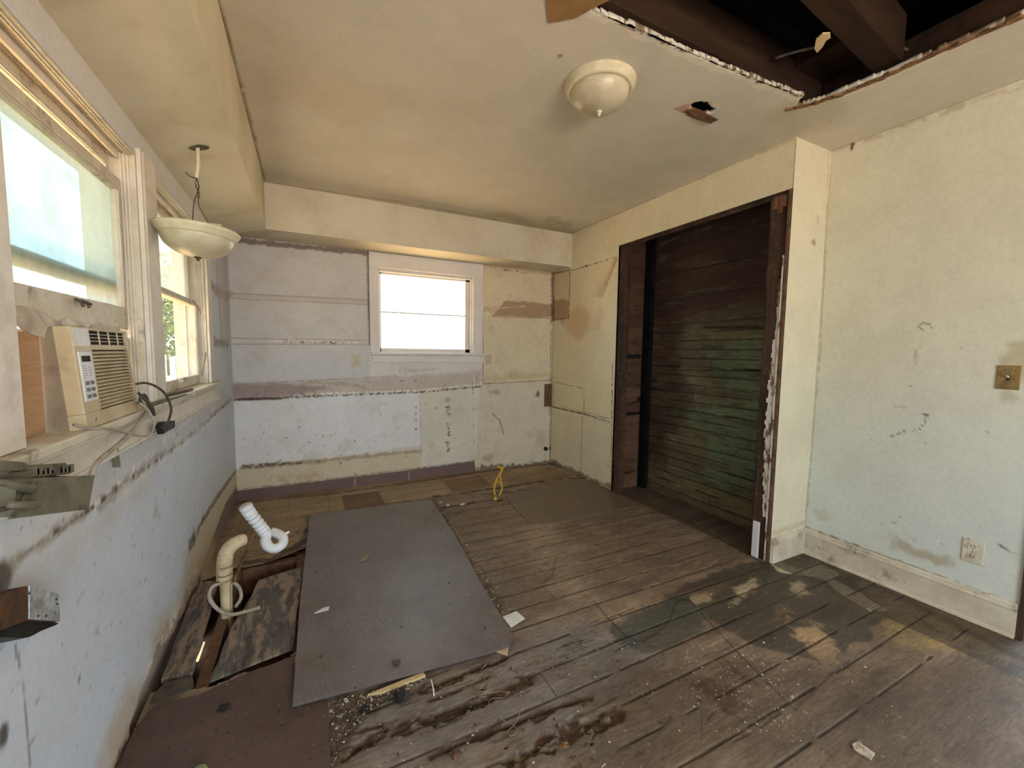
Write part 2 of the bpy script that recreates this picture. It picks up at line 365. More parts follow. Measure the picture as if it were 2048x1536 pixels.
# ---- wall_back
def paint_back(U, V):
    p = Paint(U, V, (222, 214, 200), cB); h = p.h
    p.cloud(2.0, 0.4, 0.7, (206, 196, 184), 0.6, 11)
    p.poly([(430, 440), (738, 490), (740, 765), (430, 770)], (200, 197, 194), 0.75, 0.01)
    p.poly([(740, 480), (965, 500), (965, 770), (742, 770)], (222, 216, 212), 0.8, 0.01)
    p.poly([(965, 500), (1110, 530), (1108, 768), (966, 768)], (222, 206, 170), 0.85, 0.01)
    p.poly([(960, 768), (1110, 760), (1104, 935), (950, 940)], (212, 202, 176), 0.85, 0.006)
    p.poly([(440, 800), (840, 783), (842, 890), (440, 942)], (226, 224, 222), 0.9, 0.006)
    p.poly([(840, 783), (950, 772), (950, 925), (842, 935)], (216, 210, 192), 0.85, 0.006)
    p.poly([(440, 942), (842, 898), (842, 960), (440, 1015)], (206, 194, 162), 0.85, 0.006)
    # counter scar
    p.poly([(440, 768), (700, 758), (962, 742), (962, 772), (840, 783), (440, 802)], (184, 168, 152), 0.65, 0.03, 0.02, 10, 3)
    p.poly([(440, 768), (560, 766), (660, 775), (560, 795), (440, 802)], (140, 116, 112), 0.7, 0.02, 0.02, 12, 4)
    p.cloud(9, 0.55, 0.75, (188, 172, 150), 0.25, 31)
    p.line([(470, 800), (640, 792), (840, 784), (962, 773)], 0.016, (84, 62, 46), 0.9, 0.4, 0.7, 0.47, 45, 6)
    p.line([(640, 788), (840, 781), (962, 768)], 0.018, (240, 236, 226), 0.9, 0.4, 0.8, 0.5, 50, 8)
    p.line([(470, 799), (560, 797)], 0.02, (70, 52, 46), 0.9, 0.4, 0.5, 0, 45, 6)
    p.specks([(475, 775), (960, 750), (960, 768), (475, 800)], 60, 0.004, 0.018, (120, 98, 78), 0.6, 5, 2.5)
    p.line([(600, 772), (620, 765), (700, 768), (730, 775)], 0.03, (160, 140, 120), 0.5, 0.6, 0.8)
    p.line([(470, 769), (640, 760), (800, 752)], 0.012, (150, 128, 116), 0.6, 0.6, 0.6, 0.45)
    # cupboard scars left of the window
    p.line([(478, 481), (735, 506)], 0.045, (112, 90, 78), 0.85, 0.4, 0.4, 0, 30, 7)
    p.line([(478, 471), (735, 497)], 0.012, (150, 124, 104), 0.7, 0.4, 0.5)
    for a, b, w in (((452, 586), (735, 600), 0.008), ((454, 597), (735, 609), 0.005), ((456, 676), (738, 681), 0.005), ((458, 688), (738, 689), 0.007)):
        p.line([a, b], w, (128, 110, 98), 0.8, 0.5, 0.3)
    p.line([(455, 591), (735, 604)], 0.035, (196, 182, 166), 0.7, 0.3, 0.2)
    p.line([(456, 683), (738, 685)], 0.035, (208, 198, 186), 0.7, 0.3, 0.2)
    p.line([(570, 684), (690, 686)], 0.02, (96, 76, 66), 0.9, 0.5, 0.9, 0.52, 50, 12)
    p.line([(540, 682), (720, 685)], 0.016, (238, 232, 224), 0.8, 0.5, 0.9, 0.55, 50, 14)
    p.line([(735, 498), (737, 600), (740, 690)], 0.014, (100, 80, 74), 0.9, 0.4, 0.3)
    p.line([(732, 508), (734, 600), (737, 686)], 0.006, (180, 160, 146), 0.8)
    p.line([(440, 560), (458, 590)], 0.05, (150, 124, 118), 0.6)
    # corner shading lines of old paint edges
    # bottom band
    p.line([(484, 935), (640, 922), (840, 902)], 0.035, (166, 146, 118), 0.75, 0.5, 0.7, 0, 24, 15)
    p.line([(486, 934), (600, 925)], 0.028, (92, 74, 58), 0.85, 0.5, 0.8, 0.42, 34, 16)
    p.specks([(600, 915), (840, 893), (842, 912), (600, 938)], 46, 0.004, 0.014, (92, 84, 66), 0.8, 17)
    p.line([(540, 960), (640, 950)], 0.05, (180, 150, 112), 0.5, 0.6, 0.9, 0.45, 24, 19)
    # mauve-brown base
    p.poly([(440, 985), (640, 962), (816, 940), (949, 922), (952, 950), (816, 975), (640, 1000), (440, 1030)], (104, 80, 78), 0.95, 0.004, 0.006, 30, 20)
    p.line([(950, 940), (1060, 932), (1104, 926)], 0.07, (96, 76, 66), 0.8, 0.3, 0.8, 0, 26, 21)
    p.line([(484, 978), (640, 960), (816, 938), (949, 921)], 0.006, (60, 46, 42), 0.7, 0.5, 0.4)
    for x, y0, y1 in ((710, 948, 976), (818, 938, 962)): p.line([(x, y0), (x, y1)], 0.016, (160, 142, 130), 0.8, 0.4, 0.6)
    # vertical seam and prints
    p.line([(948, 745), (950, 925)], 0.012, (226, 220, 204), 0.8, 0.4, 0.5)
    p.line([(946, 760), (949, 925)], 0.01, (98, 84, 66), 0.85, 0.4, 0.9, 0.56, 40, 22)
    p.line([(840, 785), (842, 925)], 0.008, (170, 158, 136), 0.6, 0.4, 0.6, 0.4)
    for y in (815, 827, 840, 858): p.blob((832, y), 0.012, 0.014, (88, 94, 80), 0.85, 0.4)
    for y in (822, 860, 894):
        p.line([(896, y-8), (897, y+9)], 0.034, (84, 84, 76), 0.9, 0.25, 0.9, 0.45, 75, 23+y)
        p.line([(896, y-8), (897, y+9)], 0.010, (200, 196, 180), 0.8, 0.25, 0.9, 0.5, 75, 29+y)
    p.blob((895, 800), 0.035, 0.035, (166, 140, 118), 0.7)
    p.blob((871, 816), 0.02, 0.022, (150, 146, 136), 0.6)
    p.line([(985, 827), (1000, 842), (1007, 868)], 0.016, (150, 136, 112), 0.9, 0.5, 0.3)
    p.specks([(480, 820), (840, 800), (842, 890), (480, 925)], 130, 0.002, 0.010, (120, 112, 98), 0.7, 24)
    p.specks([(842, 800), (1100, 780), (1100, 920), (842, 925)], 120, 0.002, 0.010, (110, 96, 74), 0.7, 25)
    p.specks([(560, 870), (760, 860), (760, 905), (560, 925)], 50, 0.003, 0.010, (100, 96, 84), 0.7, 26, 2.2)
    # cream part right of window
    p.poly([(1010, 603), (1106, 607), (1106, 636), (983, 632)], (150, 116, 88), 0.75, 0.01, 0.03, 12, 27)
    p.line([(970, 620), (1060, 616)], 0.05, (180, 150, 116), 0.6, 0.8, 0.8)
    p.line([(983, 618), (1050, 612)], 0.010, (226, 206, 170), 0.8, 0.5, 0.8)
    p.line([(983, 633), (1106, 637)], 0.006, (112, 84, 62), 0.8, 0.5, 0.4)
    p.line([(964, 528), (966, 700), (966, 768)], 0.010, (128, 104, 90), 0.9, 0.4, 0.3)
    p.line([(966, 530), (1106, 548)], 0.03, (170, 140, 110), 0.6, 0.7, 0.8)
    p.line([(990, 538), (1050, 545)], 0.018, (110, 84, 64), 0.7, 0.5, 0.9, 0.45)
    p.line([(966, 768), (1105, 760)], 0.007, (92, 70, 54), 0.9, 0.4, 0.3)
    p.line([(970, 757), (1105, 748)], 0.07, (196, 178, 136), 0.6, 0.8, 0.8)
    p.line([(1105, 545), (1105, 640)], 0.03, (104, 80, 60), 0.85, 0.6, 0.6)
    p.line([(1102, 640), (1099, 925)], 0.012, (140, 116, 88), 0.8, 0.6, 0.7)
    p.blob((1030, 750), 0.12, 0.06, (190, 172, 130), 0.6, 0.9)
    p.blob((1076, 788), 0.035, 0.04, (96, 74, 54), 0.8, 0.9, 40)
    p.blob((990, 785), 0.10, 0.05, (160, 138, 114), 0.6, 1.0, 22)
    p.blob((1080, 880), 0.16, 0.14, (180, 162, 136), 0.5, 1.0, 14)
    p.blob((975, 915), 0.08, 0.05, (160, 134, 118), 0.5, 1.0, 22)
    p.blob((1101, 896), 0.026, 0.034, (20, 18, 16), 1, 0.3)
    p.line([(978, 630), (979, 660), (983, 655), (983, 640)], 0.004, (170, 150, 116), 0.8)
    p.specks([(966, 540), (1105, 550), (1105, 750), (966, 760)], 26, 0.002, 0.008, (110, 92, 66), 0.7, 28)
    p.line([(785, 522), (792, 516), (800, 522), (792, 529), (785, 522)], 0.006, (186, 178, 172), 0.8)
    p.line([(757, 536), (758, 534)], 0.012, (80, 72, 66), 1)
    p.line([(800, 742), (870, 739)], 0.03, (168, 160, 150), 0.5, 0.8, 0.9, 0.4)
    p.specks([(560, 500), (735, 520), (735, 670), (470, 670)], 14, 0.002, 0.005, (120, 100, 90), 0.7, 33)
    return p.col, p.h
us = axis(XL, XO, 0.0055, *BWX); vs = axis(0, ZS+0.02, 0.0055, *BWZ)
struct(gridmesh('wall_back', us, vs, lambda U, V, h: np.stack([U, YB+h, V], 1), paint_back, 'wallpaint',
       keep=lambda u, v: ~((u > BWX[0]) & (u < BWX[1]) & (v > BWZ[0]) & (v < BWZ[1]))))
# ---- soffits (boxed-in beams) : back one and left one
b = MB(); b.box(XL-0.1, XO, YS, YB+0.1, ZS, H+0.05); struct(b.build('soffit_back', 'soffit'))
b = MB(); b.prism([(XL-0.02, -2.1, ZSW), (XSL, -2.1, ZS), (XSL, -2.1, H+0.03), (XL-0.02, -2.1, H+0.03)], (0, YS+2.1, 0)); struct(b.build('soffit_left', 'soffit'))
# ---- wall_left
def paint_left(U, V):
    p = Paint(U, V, (206, 212, 222), cL)
    p.cloud(1.6, 0.4, 0.7, (196, 200, 206), 0.6, 41)
    p.mix(sstep(V, 1.9, 2.1), (210, 198, 178), 0.5)
    # strip between the sill and the rough ledge line
    p.poly([(0, 960), (230, 905), (445, 775), (462, 800), (240, 985), (0, 1160)], (196, 192, 186), 0.7, 0.02, 0.03, 12, 42)
    p.line([(0, 1155), (110, 1065), (230, 985), (300, 925), (395, 860), (462, 798)], 0.03, (158, 148, 134), 0.75, 0.6, 0.9, 0, 20, 43)
    p.line([(110, 1065), (180, 1018), (250, 965), (330, 910), (395, 860), (462, 798)], 0.014, (76, 62, 50), 0.95, 0.4, 0.9, 0.46, 45, 44)
    p.line([(0, 1140), (150, 1040)], 0.014, (120, 104, 84), 0.7, 0.4, 0.9, 0.45, 40, 45)
    p.line([(190, 1010), (330, 880), (450, 785)], 0.02, (232, 230, 226), 0.7, 0.5, 1.0, 0.5, 34, 46)
    p.line([(245, 985), (330, 915), (440, 825)], 0.05, (228, 226, 222), 0.5, 0.8, 1.0, 0.4, 16, 47)
    p.specks([(0, 960), (445, 780), (462, 800), (0, 1160)], 150, 0.002, 0.012, (104, 92, 78), 0.7, 48)
    p.specks([(0, 1160), (460, 810), (470, 930), (380, 1180), (235, 1530), (0, 1530)], 420, 0.0015, 0.009, (100, 94, 88), 0.8, 49, 2.2)
    p.specks([(0, 1160), (460, 810), (470, 930), (380, 1180), (235, 1530), (0, 1530)], 60, 0.004, 0.016, (160, 154, 150), 0.6, 50, 2.4)
    p.poly([(0, 1160), (230, 1000), (300, 960), (200, 1080), (60, 1200), (0, 1230)], (190, 180, 160), 0.5, 0.05, 0.06, 9, 51)
    p.blob((313, 1020), 0.05, 0.05, (160, 152, 148), 0.7, 1.0, 40)
    # lower band behind the missing skirting
    p.poly([(476, 936), (403, 1044), (385, 1090), (380, 1150), (430, 1110), (480, 1000)], (204, 192, 166), 0.85, 0.02, 0.02, 14, 52)
    p.line([(476, 936), (440, 985), (403, 1044), (385, 1090)], 0.03, (128, 108, 84), 0.85, 0.6, 0.8, 0, 24, 53)
    p.line([(474, 940), (438, 992), (400, 1052)], 0.014, (74, 58, 46), 0.9, 0.5, 0.9, 0.45, 40, 54)
    p.blob((384, 1080), 0.10, 0.05, (92, 74, 62), 0.9, 0.7, 30, 55, 0.2)
    p.poly([(480, 960), (474, 940), (478, 1005), (440, 1085), (395, 1175), (400, 1140), (450, 1010)], (112, 88, 84), 0.85, 0.01, 0.02, 20, 56)
    # brown weeping stains by the rotten floor edge
    p.line([(420, 1110), (370, 1190), (330, 1290), (285, 1400), (235, 1536)], 0.24, (190, 166, 124), 0.65, 1.0, 0.6, 0, 8, 57)
    p.line([(400, 1150), (345, 1270), (290, 1400), (236, 1536)], 0.10, (140, 108, 66), 0.75, 0.9, 0.9, 0, 14, 58)
    p.line([(400, 1160), (350, 1270), (300, 1380), (232, 1536)], 0.045, (58, 44, 32), 0.95, 0.5, 0.9, 0, 26, 59)
    p.line([(355, 1215), (335, 1275), (300, 1330)], 0.05, (226, 220, 208), 0.8, 0.7, 1.0, 0.45, 26, 60)
    p.line([(30, 1290), (42, 1340), (50, 1420), (60, 1536)], 0.006, (110, 104, 100), 0.8, 0.5, 0.5)
    p.blob((8, 1465), 0.02, 0.03, (60, 50, 40), 0.9, 0.6)
    p.blob((5, 1160), 0.05, 0.05, (70, 56, 44), 0.8, 0.8)
    # beside the far window
    p.line([(413, 563), (430, 580), (456, 592)], 0.07, (150, 124, 118), 0.75, 0.5, 0.5)
    p.line([(418, 684), (456, 688)], 0.06, (128, 104, 92), 0.7, 0.5, 0.7)
    p.line([(432, 525), (438, 600), (443, 682)], 0.022, (120, 104, 98), 0.85, 0.4, 0.3)
    p.poly([(432, 500), (443, 682), (460, 690), (452, 500)], (200, 188, 182), 0.5, 0.01)
    return p.col, p.h
us = axis(-2.2, YB, 0.007, *W1, *W2); us = np.concatenate([axis(-2.2, 0.9, 0.08)[:-1], us[us >= 0.9]]); vs = axis(0, 2.14, 0.007, ZSILL, ZHEAD)
def keepL(u, v):
    k = ~((((u > W1[0]) & (u < W1[1])) | ((u > W2[0]) & (u < W2[1]))) & (v > ZSILL) & (v < ZHEAD))
    rot = 0.05+0.09*np.exp(-((u-1.95)/0.18)**2)*fbm(u, v, 9, 5)*1.6
    return k & ~((v < rot*1.0-0.03+0.03*fbm(u, v, 30, 8)) & (u > 1.7) & (u < 2.6))
wl = struct(gridmesh('wall_left', us, vs, lambda U, V, h: np.stack([XL-h, U, V], 1), paint_left, 'wallpaint', keep=keepL))
# outer face of the left wall (weatherboards), rough boards behind the plaster
b = MB()
for y0, y1, z0, z1 in ((-2.2, W1[0]-0.02, -0.1, 2.5), (W1[0]-0.02, 4.3, -0.1, ZSILL-0.03), (W1[0]-0.02, 4.3, ZHEAD+0.03, 2.5), (W1[1]+0.02, W2[0]-0.02, ZSILL-0.03, ZHEAD+0.03), (W2[1]+0.02, 4.3, ZSILL-0.03, ZHEAD+0.03)):
    b.box(XL-0.16, XL-0.03, y0, y1, z0, z1)
struct(b.build('wall_outside_left', 'siding'))
# ---- wall_right parts
def paint_open(U, V):
    p = Paint(U, V, (224, 214, 182), cO)
    p.cloud(2.2, 0.45, 0.75, (210, 198, 162), 0.5, 61)
    p.poly([(1143, 540), (1232, 515), (1225, 850), (1100, 820)], (228, 214, 176), 0.7, 0.02)
    p.blob((1165, 640), 0.34, 0.22, (202, 170, 122), 0.7, 0.7, 5, 62)
    p.blob((1125, 640), 0.10, 0.10, (170, 132, 92), 0.5, 0.8, 12, 63)
    p.poly([(1106, 545), (1140, 538), (1138, 636), (1106, 640)], (214, 196, 160), 0.9, 0.004)
    p.poly([(1106, 600), (1138, 600), (1138, 636), (1106, 640)], (160, 122, 90), 0.75, 0.008, 0.02)
    p.line([(1106, 548), (1140, 540), (1138, 636), (1106, 640)], 0.012, (112, 84, 62), 0.9, 0.5, 0.6)
    p.line([(1106, 545), (1106, 640)], 0.035, (100, 74, 56), 0.85, 0.6, 0.6)
    p.line([(1143, 541), (1232, 514)], 0.008, (120, 94, 70), 0.9, 0.4, 0.4)
    p.line([(1143, 536), (1230, 510)], 0.005, (236, 228, 200), 0.8, 0.4, 0.4)
    p.blob((1174, 532), 0.015, 0.015, (70, 54, 42), 1, 0.3)
    p.line([(1110, 764), (1170, 778), (1168, 822)], 0.007, (120, 102, 78), 0.9, 0.4, 0.5, 0.35, 40)
    p.line([(1102, 813), (1165, 827), (1222, 845)], 0.012, (66, 50, 38), 0.95, 0.3, 0.4)
    p.line([(1120, 812), (1168, 824), (1222, 839)], 0.006, (150, 126, 96), 0.9)
    p.line([(1165, 828), (1161, 952)], 0.016, (124, 100, 72), 0.9, 0.4, 0.4)
    p.line([(1168, 778), (1166, 826)], 0.006, (160, 146, 112), 0.7)
    p.poly([(1100, 815), (1222, 843), (1220, 975), (1100, 930)], (216, 208, 178), 0.5, 0.01)
    p.specks([(1130, 850), (1222, 850), (1218, 960), (1110, 920)], 60, 0.003, 0.012, (120, 112, 82), 0.75, 64)
    p.specks([(1110, 620), (1230, 600), (1225, 960), (1104, 920)], 40, 0.002, 0.008, (110, 96, 68), 0.75, 65)
    p.line([(1104, 925), (1160, 950), (1220, 975)], 0.05, (110, 86, 62), 0.8, 0.6, 0.9, 0, 20, 66)
    p.line([(1225, 720), (1222, 975)], 0.012, (120, 96, 68), 0.8, 0.4, 0.8, 0.4)
    p.line([(1106, 640), (1100, 925)], 0.012, (140, 112, 80), 0.9, 0.5, 0.6)
    p.line([(1592, 280), (1591, 320), (1588, 350), (1587, 376)], 0.007, (120, 104, 74), 0.9, 0.4, 0.6)
    p.line([(1147, 462), (1300, 398), (1595, 276)], 0.010, (190, 170, 124), 0.8, 0.4, 0.6)
    p.blob((1101, 896), 0.02, 0.04, (24, 20, 16), 1, 0.4)
    return p.col, p.h
us = axis(YC, YB, 0.008, YO); vs = axis(0, H, 0.008, ZO)
struct(gridmesh('wall_right', us, vs, lambda U, V, h: np.stack([XO+h, U, V], 1), paint_open, 'wallpaint', keep=lambda u, v: ~((u < YO) & (v < ZO))))
def paint_ret(U, V):
    p = Paint(U, V, (220, 212, 184), cY); p.cloud(2.5, 0.45, 0.75, (208, 198, 168), 0.5, 71)
    p.blob((1628, 485), 0.03, 0.02, (150, 120, 88), 0.8, 1.0, 40); p.line([(1635, 430), (1636, 445)], 0.008, (140, 116, 88), 0.7)
    p.line([(1658, 300), (1640, 700), (1608, 1060)], 0.008, (176, 160, 124), 0.7, 0.5, 0.6)
    p.line([(1545, 1068), (1608, 1045)], 0.03, (180, 166, 134), 0.5, 0.8, 0.8)
    p.specks([(1600, 300), (1650, 320), (1610, 1040), (1560, 1050)], 24, 0.001, 0.005, (120, 106, 80), 0.7, 72)
    return p.col, p.h
struct(gridmesh('wall_return', axis(XO, XR, 0.01), axis(0, H, 0.01), lambda U, V, h: np.stack([U, YC+h, V], 1), paint_ret, 'wallpaint'))
def paint_right(U, V):
    p = Paint(U, V, (220, 216, 192), cR); p.cloud(1.5, 0.4, 0.75, (208, 202, 176), 0.5, 81)
    p.mix(1-sstep(V, 0.3, 1.5), (208, 216, 214), 0.65)  # cool daylight on the lower wall, painted into the colour
    p.line([(1837, 652), (1846, 646), (1858, 648), (1862, 656)], 0.006, (108, 112, 92), 0.8, 0.4, 0.7, 0.42, 60)
    p.line([(1838, 655), (1846, 660)], 0.006, (96, 100, 84), 0.8)
    p.blob((1840, 694), 0.007, 0.004, (90, 92, 76), 0.9); p.line([(1833, 700), (1831, 730)], 0.008, (160, 160, 136), 0.7)
    p.line([(1846, 828), (1855, 828), (1853, 836), (1846, 828)], 0.005, (100, 106, 92), 0.9, 0.4, 0.5)
    p.line([(1852, 838), (1848, 848), (1838, 858)], 0.007, (90, 96, 80), 0.9, 0.5, 0.8, 0.38, 60)
    p.line([(1838, 858), (1826, 862)], 0.004, (150, 150, 130), 0.7)
    p.line([(1784, 872), (1795, 868), (1808, 864)], 0.010, (84, 92, 76), 0.9, 0.5, 0.9, 0.36, 60)
    for x, y in ((1840, 792), (1892, 799), (1850, 887), (1880, 722), (1822, 773)): p.blob((x, y), 0.008, 0.003, (110, 112, 96), 0.8, 0.6, 50, x)
    p.line([(1788, 812), (1812, 815)], 0.012, (186, 184, 160), 0.6, 0.8, 0.8)
    p.blob((2025, 725), 0.10, 0.10, (176, 160, 118), 0.6, 0.9, 14, 82); p.blob((2012, 790), 0.05, 0.05, (176, 160, 118), 0.5, 0.9, 20, 83)
    p.blob((1840, 1108), 0.17, 0.05, (168, 150, 112), 0.65, 1.0, 16, 84, 0.1); p.blob((1640, 1030), 0.10, 0.06, (190, 190, 172), 0.6, 1.0, 16, 85)
    p.line([(2000, 1090), (2015, 1100), (2035, 1106)], 0.008, (96, 92, 76), 0.9, 0.5, 0.7, 0.35, 40)
    p.blob((1800, 1033), 0.012, 0.010, (110, 112, 98), 0.8); p.line([(1785, 1046), (1792, 1045)], 0.006, (110, 112, 98), 0.8)
    p.line([(1612, 1054), (1800, 1124), (2030, 1210)], 0.012, (120, 100, 70), 0.8, 0.5, 0.7)
    p.line([(1660, 302), (1640, 700), (1610, 1056)], 0.010, (176, 164, 130), 0.7, 0.5, 0.6)
    p.line([(1662, 300), (1850, 236), (2048, 165)], 0.03, (176, 160, 120), 0.6, 0.7, 0.9, 0.4, 12, 86)
    p.line([(1703, 300), (1707, 282), (1716, 276)], 0.010, (110, 92, 66), 0.8, 0.5, 0.6)
    p.specks([(1640, 600), (2040, 620), (2030, 1190), (1620, 1040)], 60, 0.001, 0.006, (130, 130, 110), 0.7, 87, 3)
    return p.col, p.h
us = axis(-2.2, YC, 0.009, 0.565, -0.36); vs = axis(0, H, 0.009, 2.05)
us = us[(us > 0.36) | (np.arange(len(us)) % 8 == 0) | (np.abs(us+0.36) < 1e-6)]
struct(gridmesh('wall_side', us, vs, lambda U, V, h: np.stack([XR+h, U, V], 1), paint_right, 'wallpaint', keep=lambda u, v: ~((u < 0.565) & (u > -0.36) & (v < 2.05))))
# doorway casing at the right edge of view, and the passage beyond it
b = MB(); b.box(XR-0.012, XR+0.12, 0.545, 0.566, 0, 2.06); b.box(XR-0.012, XR+0.12, -0.362, -0.34, 0, 2.06); b.box(XR-0.012, XR+0.12, -0.36, 0.565, 2.04, 2.07)
struct(b.build('door_1', 'darkwood'))
# ---- unseen rear wall, its opening added for the fill lamp, and passage walls (behind the camera)
def plain(c): return lambda U, V: (np.tile(lin(c), (len(U), 1)), np.zeros(len(U)))
us = axis(XL, XR, 0.2, 0.0, 1.8); vs = axis(0, H, 0.2, 0.85, 2.05)
struct(gridmesh('wall_rear', us, vs, lambda U, V, h: np.stack([U, 0*U-2.2, V], 1), plain((214, 206, 184)), 'wallpaint', keep=lambda u, v: ~((u > 0.0) & (u < 1.8) & (v > 0.85) & (v < 2.05))))
b = MB(); b.box(XR+0.12, 4.4, 0.8, 0.85, -0.02, 2.5); b.box(XR+0.12, 4.4, -0.75, -0.7, -0.02, 2.5); b.box(XR+0.12, 4.4, -0.75, 0.85, 2.5, 2.55); struct(b.build('wall_passage', 'soffit'))
b = MB(); b.box(XR, 4.6, -0.75, 0.85, -0.05, -0.003); struct(b.build('floor_passage', 'darkwood'))
# ---- ceiling with the torn hole
HOLE = [cC(*q) for q in [(1096, 2), (1100, 40), (1182, 22), (1260, 48), (1360, 96), (1450, 136), (1530, 165), (1606, 192), (1588, 214), (1650, 196), (1740, 160), (1850, 112), (2048, 28)]]+[(2.42, 0.2), (2.40, -0.3), (0.9, -0.35), (0.75, 0.6), (0.78, 1.2)]
SMALL = [cC(*q) for q in [(1378, 212), (1386, 205), (1402, 203), (1416, 205), (1424, 214), (1432, 218), (1424, 226), (1404, 228), (1386, 222)]]
def paint_ceil(U, V):
    p = Paint(U, V, (215, 207, 189), cC); p.cloud(1.1, 0.4, 0.75, (204, 194, 172), 0.6, 91)
    p.blob((1600, 235), 0.25, 0.2, (196, 184, 150), 0.4, 0.8, 8)
    p.line([(532, 364), (800, 404), (1143, 466)], 0.02, (170, 150, 116), 0.7, 0.6, 0.8, 0.35, 14, 92)
    p.line([(1000, 430), (1143, 467), (1100, 440)], 0.16, (176, 158, 122), 0.5, 0.9, 0.9, 0.3, 8, 93)
    p.line([(1147, 464), (1300, 400), (1595, 276)], 0.012, (166, 144, 104), 0.7, 0.5, 0.7)
    p.line([(436, 0), (480, 160), (530, 360)], 0.012, (130, 108, 82), 0.7, 0.5, 0.7, 0.35, 10, 94)
    # torn edges: bared brown paper and chalky plaster
    p.poly([(1092, 0), (1096, 46), (1150, 36), (1184, 20), (1212, 0)], (168, 126, 78), 0.95, 0.006, 0.01, 20, 95)
    p.line([(1184, 24), (1360, 104), (1520, 168), (1600, 198)], 0.035, (228, 220, 200), 0.9, 0.4, 0.9, 0, 20, 96)
    p.line([(1184, 18), (1360, 96), (1520, 162), (1602, 192)], 0.016, (110, 84, 58), 0.9, 0.4, 1.0, 0.45, 30, 97)
    p.line([(1575, 220), (1650, 200), (1745, 163), (1850, 115), (2048, 30)], 0.03, (120, 92, 60), 0.9, 0.4, 0.9, 0, 20, 98)
    p.line([(1600, 214), (1700, 190), (1750, 168), (1900, 100)], 0.02, (226, 214, 186), 0.9, 0.4, 0.9, 0.4, 24, 99)
    # small hole with a scorched torn flap
    p.poly([(1348, 217), (1372, 214), (1400, 220), (1436, 240), (1420, 248), (1385, 236)], (132, 78, 54), 0.95, 0.004, 0.006, 30, 100)
    p.poly([(1346, 216), (1378, 206), (1384, 218), (1360, 224)], (196, 160, 136), 0.9, 0.004, 0.004)
    p.line([(1424, 206), (1438, 216), (1424, 226)], 0.015, (232, 222, 200), 0.9, 0.5, 0.7)
    p.blob((1120, 112), 0.01, 0.01, (110, 90, 66), 0.8); p.blob((1660, 243), 0.006, 0.006, (120, 100, 70), 0.8)
    p.blob((600, 170), 0.5, 0.3, (204, 190, 164), 0.5, 0.9, 4, 102)  # window light beside the left soffit, painted in as a warm patch
    p.line([(1780, 262), (1880, 230), (1960, 202)], 0.012, (226, 216, 180), 0.9, 0.5, 0.6)
    return p.col, p.h
xs_ = axis(XSL, XR, 0.009); ys_ = axis(0.3, YS, 0.009)
ce = gridmesh('ceiling', xs_, np.concatenate([axis(-2.2, 0.3, 0.05)[:-1], ys_]), lambda U, V, h: np.stack([U, V, 0*U+H], 1), paint_ceil, 'ceilpaint',
              keep=lambda u, v: ~(inpoly(u+0.02*(fbm(u, v, 25, 3)-0.5), v+0.02*(fbm(u, v, 25, 4)-0.5), HOLE) | inpoly(u, v, SMALL)), flip=True)
struct(ce); sm = ce.modifiers.new('solid', 'SOLIDIFY'); sm.thickness = 0.018; sm.offset = -1
# ---- attic above
b = MB(); b.box(-1.15, 4.5, -2.6, 4.9, 3.25, 3.3); b.box(-1.15, -1.1, -2.6, 4.9, 2.3, 3.3); b.box(-1.15, XL-0.1, -2.6, 4.9, 2.34, 2.38)  # unseen eave added to keep the sun off the windows
b.box(4.45, 4.5, -2.6, 4.9, 2.5, 3.3); b.box(-1.15, 4.5, 4.85, 4.9, 2.3, 3.3); b.box(-1.15, 4.5, -2.6, -2.55, 2.3, 3.3); b.box(-1.1, 4.5, YB+0.1, 4.88, 2.34, 2.38); b.box(-1.1, 4.5, -2.55, -2.2, 2.5, 2.54)
b.box(XR+0.02, 4.5, -2.5, 4.8, 2.56, 2.6)
struct(b.build('attic_roof', 'attic'))
b = MB(); b.box(-0.3, 2.9, 1.55, 1.6, 2.6, 3.2); b.box(2.62, 2.9, -2.2, 1.6, 2.6, 2.62); struct(b.build('attic_partition', 'attic'))
# ---- floor
def fpy(k): return 1.753+0.1325*k
HOLEF = [cF(*q) for q in [(474, 1136), (520, 1130), (612, 1095), (610, 1180), (600, 1300), (560, 1325), (500, 1345), (420, 1372), (330, 1385), (296, 1384), (395, 1165), (440, 1150)]]
GOUGE = [([(684, 1517), (745, 1480), (797, 1459), (942, 1409), (1061, 1359)], 0.034, 0.018), ([(863, 1512), (929, 1483), (1008, 1454), (1100, 1417), (1180, 1395)], 0.022, 0.012),
         ([(1008, 1523), (1100, 1489), (1167, 1452), (1229, 1425)], 0.05, 0.022), ([(824, 1388), (890, 1362), (955, 1338), (1010, 1318)], 0.026, 0.014),
         ([(700, 1440), (760, 1415), (840, 1380)], 0.012, 0.006), ([(860, 1400), (930, 1375), (980, 1352)], 0.014, 0.008), ([(690, 1470), (720, 1462), (800, 1440)], 0.010, 0.006)]
